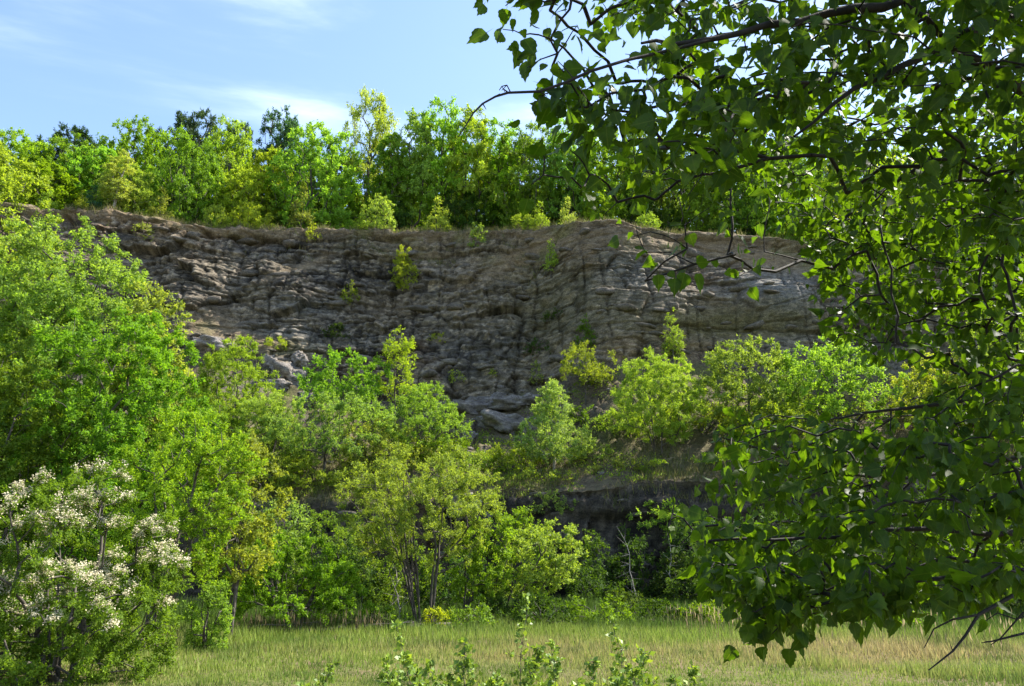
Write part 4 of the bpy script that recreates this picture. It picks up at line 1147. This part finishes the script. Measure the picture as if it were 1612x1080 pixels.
# ------------------------------------------------------------------ young aspens near the camera
def shoot(px, py_top, Y, label, seed, stems=3, spread_px=40, leafc=(0.15, 0.24, 0.04)):
    r = np.random.default_rng(seed)
    top = at(px, py_top, Y); z = float(meadow_z(top.x, Y)); H = top.z - z
    root = thing('aspen_shoot', label, 'sapling', (top.x, Y, z), 0, 'young aspen shoots in the foreground')
    A, Bp, RA, RB, LC, LD = [], [], [], [], [], []
    for s in range(stems):
        h = H * (1 if s == 0 else r.uniform(0.5, 0.9))
        off = np.array([r.normal(0, 1), r.normal(0, 0.6), 0]) * spread_px / F * Y * (0.0 if s == 0 else 1)
        n = 9
        u = np.linspace(0, 1, n + 1)[:, None]
        ln_ = np.array([r.normal(0, 0.16), r.normal(0, 0.16), 0]) * h
        P = off * (0.4 + 0.6 * u) + np.array([0, 0, h]) * u + ln_ * u ** 1.6 + r.normal(0, 0.012, (n + 1, 3)) * h
        P[0] = off * 0.4
        rad = np.linspace(0.006, 0.0018, n + 1)
        A += list(P[:-1]); Bp += list(P[1:]); RA += list(rad[:-1]); RB += list(rad[1:])
        for k in range(2, n + 1):
            for q in range(5):
                d = unit(r.normal(0, 1, 3) + (0, 0, 0.6)); ln = r.uniform(0.08, 0.24) * (1.25 - k / n)
                e = P[k] + d * ln
                A.append(P[k]); Bp.append(e); RA.append(0.0025); RB.append(0.0012)
                for w in range(5):
                    LC.append(P[k] + d * ln * r.uniform(0.3, 1.05) + r.normal(0, 0.012, 3)); LD.append(unit(d + r.normal(0, 0.6, 3)))
    v, f = tubes(A, Bp, RA, RB, 4)
    link('stem', mesh_np('stem', v, f, M_BARK, smooth=True), root)
    LC, LD = np.array(LC), np.array(LD); m = len(LC)
    L = r.uniform(0.03, 0.075, m)
    v, f = leaves_np(LC, LD, r.normal(0, 0.8, (m, 3)) + (0, -0.2, 0.6), L, L * 0.7)
    link('foliage', mesh_np('foliage', v, f, M_SHOOT, {'tint': np.repeat(r.random(m), 4)}), root, color=leafc)
M_SHOOT = leaf_material('shoot_leaf', 0.4, 0.45, 0.3, (1.2, 1.1, 0.5))
for k, (px, top, Y, st, sp, lb) in enumerate(((985, 985, 8.6, 4, 35, 'tall shoot at the right end of the foreground aspens'), (815, 945, 9.2, 3, 14, 'tallest slim shoot in the middle of the foreground'),
        (655, 990, 9.0, 4, 35, 'leafy shoot at the left of the foreground aspens'), (735, 1015, 8.8, 4, 40, 'shoot between the left one and the tallest slim one'),
        (870, 1020, 8.4, 5, 45, 'spreading low shoot right of the tallest slim one'), 
        (620, 1045, 8.3, 3, 25, 'short shoot at the far left end of the foreground aspens'), (930, 1045, 8.3, 3, 25, 'short shoot before the right end of the foreground aspens'),
        (700, 1050, 8.0, 5, 50, 'wide low tangle of shoots between the left ones'), (1020, 1050, 8.1, 5, 40, 'low tangle at the right foot of the tall right shoot'), (500, 1045, 9.0, 3, 18, 'small lone shoot in the grass left of the foreground aspens'), (1090, 1055, 9.0, 2, 18, 'small lone shoot in the grass right of the foreground aspens'))):
    shoot(px, top, Y, lb, 600 + k, st, sp)

# ------------------------------------------------------------------ the birch close to the camera
rb = np.random.default_rng(2024)
birch = thing('birch_tree', 'birch with dark overhanging branches and hanging leaves covering the right side', 'tree', (2.95, 3.0, 0.0))
BO = np.array([2.95, 3.0, 0.0])
tr = np.array([[0, 0, -0.1], [0.02, 0.0, 0.6], [-0.03, 0.02, 1.4], [0.0, 0.05, 2.3], [0.05, 0.0, 3.2], [0.1, -0.05, 4.2], [0.08, -0.1, 5.3], [0.15, -0.1, 6.4], [0.2, -0.05, 7.6]])
trr = np.array([0.15, 0.125, 0.115, 0.105, 0.095, 0.08, 0.062, 0.042, 0.018])
v, f = tubes(tr[:-1], tr[1:], trr[:-1], trr[1:], 14)
link('trunk', mesh_np('trunk', v, f, M_PALEBARK, smooth=True), birch)
def W3(px, py, Y): return np.array(at(px, py, Y)[:])
def trunk_at(z): return BO + np.array([np.interp(z, tr[:, 2], tr[:, 0]), np.interp(z, tr[:, 2], tr[:, 1]), z])
LIMBS = [  # (root height on the trunk, thickness, picture points with depth)
    (2.15, 0.034, [(1680, 175, 2.6), (1604, 138, 2.35), (1560, 108, 2.2), (1522, 84, 2.1), (1480, 55, 2.0), (1430, 10, 1.95), (1370, -50, 1.9)]),
    (3.3, 0.022, [(1640, 15, 2.2), (1540, 45, 2.05), (1490, 64, 2.0), (1440, 95, 1.95), (1380, 125, 1.9), (1310, 165, 1.85), (1250, 215, 1.8)]),
    (3.5, 0.022, [(1650, -70, 1.9), (1500, -25, 1.8), (1390, 12, 1.75), (1300, 22, 1.7), (1210, 38, 1.65), (1130, 60, 1.6), (1060, 70, 1.55), (1010, 68, 1.5)]),
    (2.9, 0.020, [(1660, 130, 3.4), (1560, 190, 3.4), (1470, 245, 3.3), (1390, 300, 3.3), (1320, 350, 3.2), (1270, 400, 3.2)]),
    (2.7, 0.020, [(1680, 190, 4.2), (1580, 255, 4.3), (1480, 320, 4.3), (1400, 390, 4.2), (1350, 460, 4.2)]),
    (3.9, 0.020, [(1640, -120, 2.4), (1450, -70, 2.2), (1250, -30, 2.0), (1100, -20, 1.8), (980, -15, 1.6), (900, -10, 1.5)]),
    (1.5, 0.018, [(1660, 610, 2.9), (1560, 622, 2.8), (1450, 640, 2.75), (1360, 650, 2.7), (1290, 662, 2.6)]),
    (1.2, 0.018, [(1680, 700, 3.3), (1540, 735, 3.2), (1440, 752, 3.1), (1330, 745, 3.0), (1220, 715, 2.95), (1140, 690, 2.9)]),
    (0.95, 0.018, [(1680, 830, 2.5), (1560, 842, 2.45), (1460, 832, 2.4), (1340, 846, 2.3), (1220, 850, 2.25), (1110, 852, 2.2)]),
    (0.8, 0.014, [(1680, 900, 2.3), (1560, 905, 2.25), (1440, 915, 2.2), (1330, 940, 2.15), (1240, 965, 2.1)]),
    (1.7, 0.009, [(1680, 560, 2.5), (1600, 575, 2.5), (1530, 610, 2.5), (1480, 650, 2.45)]),
]
nodes, par, fixed_r = [trunk_at(0.2)], [-1], [0.15]
for z in np.arange(0.6, 7.4, 0.3):
    nodes.append(trunk_at(z)); par.append(len(nodes) - 2); fixed_r.append(0.02)
ntr = len(nodes)
limb_nodes = []
for z0, th, pts in LIMBS:
    ch = [trunk_at(z0)] + [W3(*p) for p in pts]
    ch = np.array(ch)
    # resample with a little wander
    fine = [ch[0]]
    for a, b in zip(ch[:-1], ch[1:]):
        for q in (0.5, 1.0):
            fine.append(a + (b - a) * q + (rb.normal(0, 0.006, 3) if q < 1 else 0))
    fine = np.array(fine)
    rad = np.linspace(th * (0.6 if z0 < 2 else 0.85), 0.003, len(fine))
    v, f = tubes(fine[:-1] - BO, fine[1:] - BO, rad[:-1], rad[1:], 8)
    link('branch', mesh_np('branch', v, f, M_DARKBARK, smooth=True), birch)
    j = 1 + int(np.argmin(np.abs(np.arange(0.6, 7.4, 0.3) - z0)))
    for q in range(1, len(fine)):
        nodes.append(fine[q]); par.append(j if q == 1 else len(nodes) - 2); fixed_r.append(rad[q])
        limb_nodes.append(len(nodes) - 1)
def inpoly(px, py, poly):
    c = np.zeros(len(px), bool); n = len(poly)
    for a in range(n):
        x1, y1 = poly[a]; x2, y2 = poly[(a + 1) % n]
        c ^= ((y1 > py) != (y2 > py)) & (px < (x2 - x1) * (py - y1) / ((y2 - y1) or 1e-9) + x1)
    return c
def sample_poly(poly, n, d0, d1):
    poly = np.array(poly, float); out = []
    lo, hi = poly.min(0), poly.max(0)
    while len(out) < n:
        q = rb.uniform(lo, hi, (n * 3, 2))
        q = q[inpoly(q[:, 0], q[:, 1], poly)]
        out += list(q)
    out = np.array(out[:n]); Y = rb.uniform(d0, d1, n)
    return np.array([W3(a[0], a[1], y) for a, y in zip(out, Y)])
TW = [
    sample_poly([(900, -40), (905, 20), (935, 60), (1000, 40), (1060, 130), (1130, 210), (1230, 220), (1330, 160), (1640, 120), (1640, -60)], 290, 1.5, 2.8),
    sample_poly([(860, 130), (940, 110), (1060, 120), (1200, 200), (1160, 260), (1020, 240), (900, 200)], 34, 1.35, 1.9),
    sample_poly([(1130, 150), (1640, 120), (1640, 470), (1570, 440), (1510, 480), (1420, 500), (1330, 480), (1270, 400), (1220, 330), (1160, 260)], 520, 2.9, 4.8),
    sample_poly([(1200, 180), (1640, 150), (1640, 400), (1480, 340), (1300, 300)], 80, 1.8, 2.6),
    sample_poly([(1640, 560), (1520, 620), (1330, 670), (1220, 650), (1130, 680), (1110, 760), (1090, 860), (1150, 930), (1210, 960), (1400, 930), (1640, 910)], 380, 2.0, 3.8),
    sample_poly([(1230, 320), (1610, 320), (1620, 470), (1490, 530), (1410, 570), (1320, 545)], 150, 2.7, 4.2),
    sample_poly([(1400, 540), (1610, 480), (1620, 650), (1480, 660), (1400, 620)], 55, 2.4, 3.8),
    sample_poly([(1100, 880), (1400, 890), (1620, 890), (1500, 945), (1300, 975), (1205, 1000), (1140, 940)], 80, 1.9, 2.7),
    np.array([W3(*p) for p in ((1000, 365, 1.9), (1045, 420, 1.9), (1075, 395, 2.0), (1010, 440, 2.2), (1160, 440, 2.4), (1155, 400, 2.3), (1215, 430, 2.6), (1330, 520, 2.8), (1340, 560, 2.8), (1310, 500, 2.8),
        (1390, 540, 2.8), (870, 275, 1.6), (835, 285, 1.5), (905, 300, 1.7), (940, 330, 1.8), (1090, 310, 1.8), (1050, 280, 1.8), (1120, 330, 1.9), (800, 15, 1.5), (793, 50, 1.5), (650, -35, 1.45), (845, 55, 1.5), (890, 70, 1.5), (905, 50, 1.5),
        (1180, 990, 2.1), (1210, 1000, 2.1), (1250, 985, 2.1), (1170, 950, 2.1), (1290, 960, 2.1), (1370, 960, 2.3), (1090, 870, 2.2), (1065, 830, 2.3), (1060, 860, 2.3), (1570, 400, 3.0), (1420, 580, 2.6), (1600, 500, 2.4), (1560, 540, 2.6))]),
]
strands = TW.pop()
strand_py = pix(strands)[1]
chain = []
for p, sy in zip(strands, strand_py):
    for q in range(7 if sy < 600 else 2):
        w = p + np.array([rb.normal(0, 0.012), rb.normal(0, 0.012), 0.09 * q])
        chain.append(w)
TW.append(np.array(chain))
tw = np.concatenate(TW)
# crown outside the picture: above and to the right
oc = rb.normal(0, 1, (2600, 3)); oc = unit(oc) * (rb.random(2600) ** 0.4)[:, None] * (3.2, 2.8, 3.0) + (3.3, 2.5, 5.2)
u_, v_, f_ = pix(oc)
inside = (f_ > 0.05) & (u_ > -150) & (u_ < 1690) & (v_ > -150) & (v_ < 1230)
oc = oc[(~inside) & (oc[:, 2] > 2.2) & (oc[:, 1] < 3.2)][:600]
P, Q, tip, order = grow(np.array(nodes), np.array(par), np.concatenate([tw, oc]), 0.10, 0.0, 0.10, rb, 1.1)
R_ = radii(Q, 0.0011, 0.42)
k = np.arange(len(nodes), len(P))
v, f = tubes(P[Q[k]] - BO, P[k] - BO, np.minimum(R_[Q[k]], np.minimum(R_[k] * 1.4, 0.0055)), np.minimum(R_[k], 0.0055), 4)
tag(link('twigs', mesh_np('twigs', v, f, M_DARKBARK, smooth=True), birch), kind='stuff')
# the bare bowed twig at the left and dead twigs at the lower right
def bare(pts, r0, r1):
    c = np.array([W3(*p) for p in pts]); n = len(c)
    rad = np.linspace(r0, r1, n)
    A, Bp, RA, RB = list(c[:-1]), list(c[1:]), list(rad[:-1]), list(rad[1:])
    for a in range(1, n - 1):
        e = c[a] + unit(rb.normal(0, 1, 3)) * 0.015
        A.append(c[a]); Bp.append(e); RA.append(rad[a] * 0.8); RB.append(0.0006)
    v, f = tubes(np.array(A) - BO, np.array(Bp) - BO, RA, RB, 6)
    link('bare_twig', mesh_np('bare_twig', v, f, M_DARKBARK, smooth=True), birch)
bare([(1130, 60, 1.6), (1050, 80, 1.52), (985, 95, 1.46), (930, 112, 1.40), (890, 130, 1.38), (850, 144, 1.36), (800, 146, 1.34), (780, 152, 1.33), (760, 163, 1.32), (745, 178, 1.32), (735, 195, 1.32), (722, 215, 1.31)], 0.004, 0.0011)
bare([(804, 146, 1.34), (798, 134, 1.34), (790, 136, 1.34), (786, 142, 1.34)], 0.0013, 0.0008)
bare([(905, 126, 1.39), (890, 108, 1.39), (878, 96, 1.39)], 0.0013, 0.0008)
bare([(1660, 900, 2.2), (1590, 940, 2.1), (1540, 968, 2.05), (1520, 1000, 2.0), (1500, 1025, 1.98), (1462, 1055, 1.95)], 0.006, 0.0014)
bare([(1540, 968, 2.05), (1500, 975, 2.0), (1470, 990, 2.0), (1455, 1020, 2.0)], 0.003, 0.001)
bare([(1660, 985, 2.2), (1600, 1000, 2.1), (1560, 1010, 2.1), (1545, 1012, 2.1)], 0.004, 0.001)
bare([(1660, 930, 2.1), (1610, 965, 2.1), (1575, 1005, 2.1), (1560, 1015, 2.1)], 0.003, 0.001)
bare([(1640, 960, 2.1), (1600, 975, 2.1), (1570, 965, 2.1), (1540, 985, 2.1)], 0.0025, 0.0009)

# the leaf: a pointed, toothed blade folded along its midrib, with a short stalk
def leaf_shape(seed, curl, nseg=6):
    r = np.random.default_rng(seed)
    ys = np.array([0.0, 0.07, 0.20, 0.38, 0.60, 0.80, 1.0])
    ws = np.array([0.0, 0.27, 0.385, 0.36, 0.235, 0.10, 0.0])
    V_, F_ = [], []
    mids, lefts, rights = [], [], []
    for yv, wv in zip(ys, ws):
        zc = -curl * yv * yv
        mids.append(len(V_)); V_.append((0, yv, zc))
        if wv > 0:
            jl, jr = r.uniform(-0.03, 0.03, 2)
            lefts.append(len(V_)); V_.append((-wv + jl, yv - 0.02, zc + 0.16 * wv + r.uniform(-0.02, 0.02)))
            rights.append(len(V_)); V_.append((wv + jr, yv - 0.02, zc + 0.16 * wv + r.uniform(-0.02, 0.02)))
    def side(s, flip):
        n = len(s)
        F_.append((mids[0], mids[1], s[0]) if flip else (mids[0], s[0], mids[1]))
        for q in range(n - 1):
            # a tooth between stations
            a, b = np.array(V_[s[q]]), np.array(V_[s[q + 1]])
            tm = (a + b) / 2 + np.array([(0.035 if a[0] > 0 else -0.035), 0.05, 0])
            ti = len(V_); V_.append(tuple(tm))
            for t3 in ((mids[q + 1], s[q], ti), (mids[q + 1], ti, mids[q + 2]), (mids[q + 2], ti, s[q + 1])):
                F_.append(t3 if not flip else t3[::-1])
        t3 = (mids[n], s[n - 1], mids[n + 1]); F_.append(t3 if not flip else t3[::-1])
    side(rights, False); side(lefts, True)
    # stalk
    b = len(V_); V_ += [(-0.012, 0.0, 0), (0.012, 0.0, 0), (0.0, -0.36, 0.05)]
    F_.append((b, b + 1, b + 2))
    return np.array(V_), np.array(F_)
SHAPES = [leaf_shape(700 + q, c) for q, c in enumerate((0.05, 0.2, 0.35, -0.12, 0.12, 0.55))]
# places for leaves along the twigs
vis = tip[np.isin(order, np.arange(len(tw)))]
strand_tips = set(tip[(order < len(tw)) & (order >= len(tw) - len(chain))].tolist())
off = tip[~np.isin(order, np.arange(len(tw)))]
LP, LDir, LN_ = [], [], []
for t in vis:
    a, b, c = P[Q[Q[t]]], P[Q[t]], P[t]
    seg = np.linalg.norm(c - b)
    dist = c[1]
    n = rb.integers(8, 13) if t not in strand_tips else rb.integers(2, 5)
    for q in range(n):
        s = rb.uniform(0.0, 1.0)
        back = s * min(0.28, seg * 1.0)
        p = c + (b - c) / max(seg, 1e-6) * back
        p = p + rb.normal(0, 0.022, 3)
        d = unit(rb.normal(0, 0.6, 3) + np.array([0, 0, -0.75]) + 0.35 * unit(c - b))
        LP.append(p); LDir.append(d)
        nn = rb.normal(0, 0.9, 3) + (0.1, -0.3, 0.6)
        LN_.append(nn)
LP, LDir, LN_ = np.array(LP), np.array(LDir), np.array(LN_)
LS = 0.040 * rb.uniform(0.5, 1.45, len(LP))
LP = LP + LDir * (LS * 0.36)[:, None]
def frame(d, nrm):
    d = unit(d); s = unit(np.cross(d, nrm)); n = np.cross(s, d)
    return np.stack([s, d, n], -1)     # columns: x=width, y=length, z=normal
FR = frame(LDir, LN_)
u_, v_, f_ = pix(LP)
infr = (u_ > 0) & (u_ < 1612) & (v_ > 0) & (v_ < 1080)
score = np.where(infr, LS / np.maximum(f_, 0.2), 0)
big_ids = np.argsort(-score)[:300]
isbig = np.zeros(len(LP), bool); isbig[big_ids] = True
tints = np.clip(rb.normal(0.45, 0.22, len(LP)), 0, 1)
TL = 5
LM = [[mesh_np('leaf', SHAPES[q][0], SHAPES[q][1], M_BIRCHLEAF, {'tint': np.full(len(SHAPES[q][0]), (tq + 0.5) / TL), 'across': SHAPES[q][0][:, 0] + 1, 'along': SHAPES[q][0][:, 1]}) for tq in range(TL)] for q in range(6)]
C_BIRCH = (0.026, 0.060, 0.004)
from mathutils import Matrix
for i_ in big_ids:
    m3 = FR[i_]
    q = int(rb.integers(0, 6))
    o = link('leaf', LM[q][min(TL - 1, int(tints[i_] * TL))], birch, color=C_BIRCH)
    M4 = Matrix(m3.tolist()).to_4x4() @ Matrix.Scale(LS[i_], 4)
    M4.translation = Vector(LP[i_] - BO)
    o.matrix_local = M4
VV, FF, TT, off_ = [], [], [], 0
AX, AY = [], []
rest = np.where(~isbig)[0]
near = rest[f_[rest] < 2.3]; far = rest[f_[rest] >= 2.3]
def plain_leaf(curl):
    V_ = np.array([(0, 0, 0), (-0.36, 0.16, 0.06), (-0.33, 0.42, 0.04 - curl * 0.2), (0, 1, -curl), (0.33, 0.42, 0.04 - curl * 0.2), (0.36, 0.16, 0.06), (0, 0.4, -0.03 - curl * 0.2), (-0.015, 0, 0), (0, -0.36, 0.05), (0.015, 0, 0)], float)
    return V_, np.array([(0, 6, 1), (1, 6, 2), (2, 6, 3), (3, 6, 4), (4, 6, 5), (5, 6, 0), (7, 8, 9)])
PLAIN = [plain_leaf(c) for c in (0.05, 0.2, 0.35)]
for (sv, sf), ids in [(SHAPES[q], near[q::6]) for q in range(6)] + [(PLAIN[q], far[q::3]) for q in range(3)]:
    X = np.einsum('nij,vj->nvi', FR[ids], sv) * LS[ids][:, None, None] + (LP[ids] - BO)[:, None]
    VV.append(X.reshape(-1, 3)); FF.append((sf[None] + (np.arange(len(ids)) * len(sv))[:, None, None]).reshape(-1, 3) + off_)
    AX.append(np.tile(sv[:, 0] + 1, len(ids))); AY.append(np.tile(sv[:, 1], len(ids)))
    TT.append(np.repeat(tints[ids], len(sv))); off_ += len(ids) * len(sv)
tag(link('leaves', mesh_np('leaves', np.concatenate(VV), np.concatenate(FF), M_BIRCHLEAF, {'tint': np.concatenate(TT), 'across': np.concatenate(AX), 'along': np.concatenate(AY)}), birch, color=C_BIRCH), kind='stuff')
# leaves of the crown above and beside the view
tp = P[off]; m = 55
c = np.repeat(tp, m, 0) + rb.normal(0, 0.2, (len(tp) * m, 3))
u_, v_, f_ = pix(c)
c = c[~((f_ > 0.05) & (u_ > -60) & (u_ < 1650) & (v_ > -60) & (v_ < 1140))]
L = 0.062 * rb.uniform(0.7, 1.3, len(c))
v, f = leaves_np(c - BO, rb.normal(0, 0.6, (len(c), 3)) + (0, 0, -0.8), rb.normal(0, 0.8, (len(c), 3)) + (0, -0.3, 0.5), L, L * 0.8)
tag(link('upper_leaves', mesh_np('upper_leaves', v, f, M_BIRCHLEAF, {'tint': np.repeat(rb.random(len(c)), 4)}), birch, color=C_BIRCH), kind='stuff')

tris = 0
for me in bpy.data.meshes:
    if me.users: tris += sum(1 for _ in ()) + len(me.loops) - 2 * len(me.polygons)
print('unique triangles', tris, 'objects', len(bpy.data.objects))
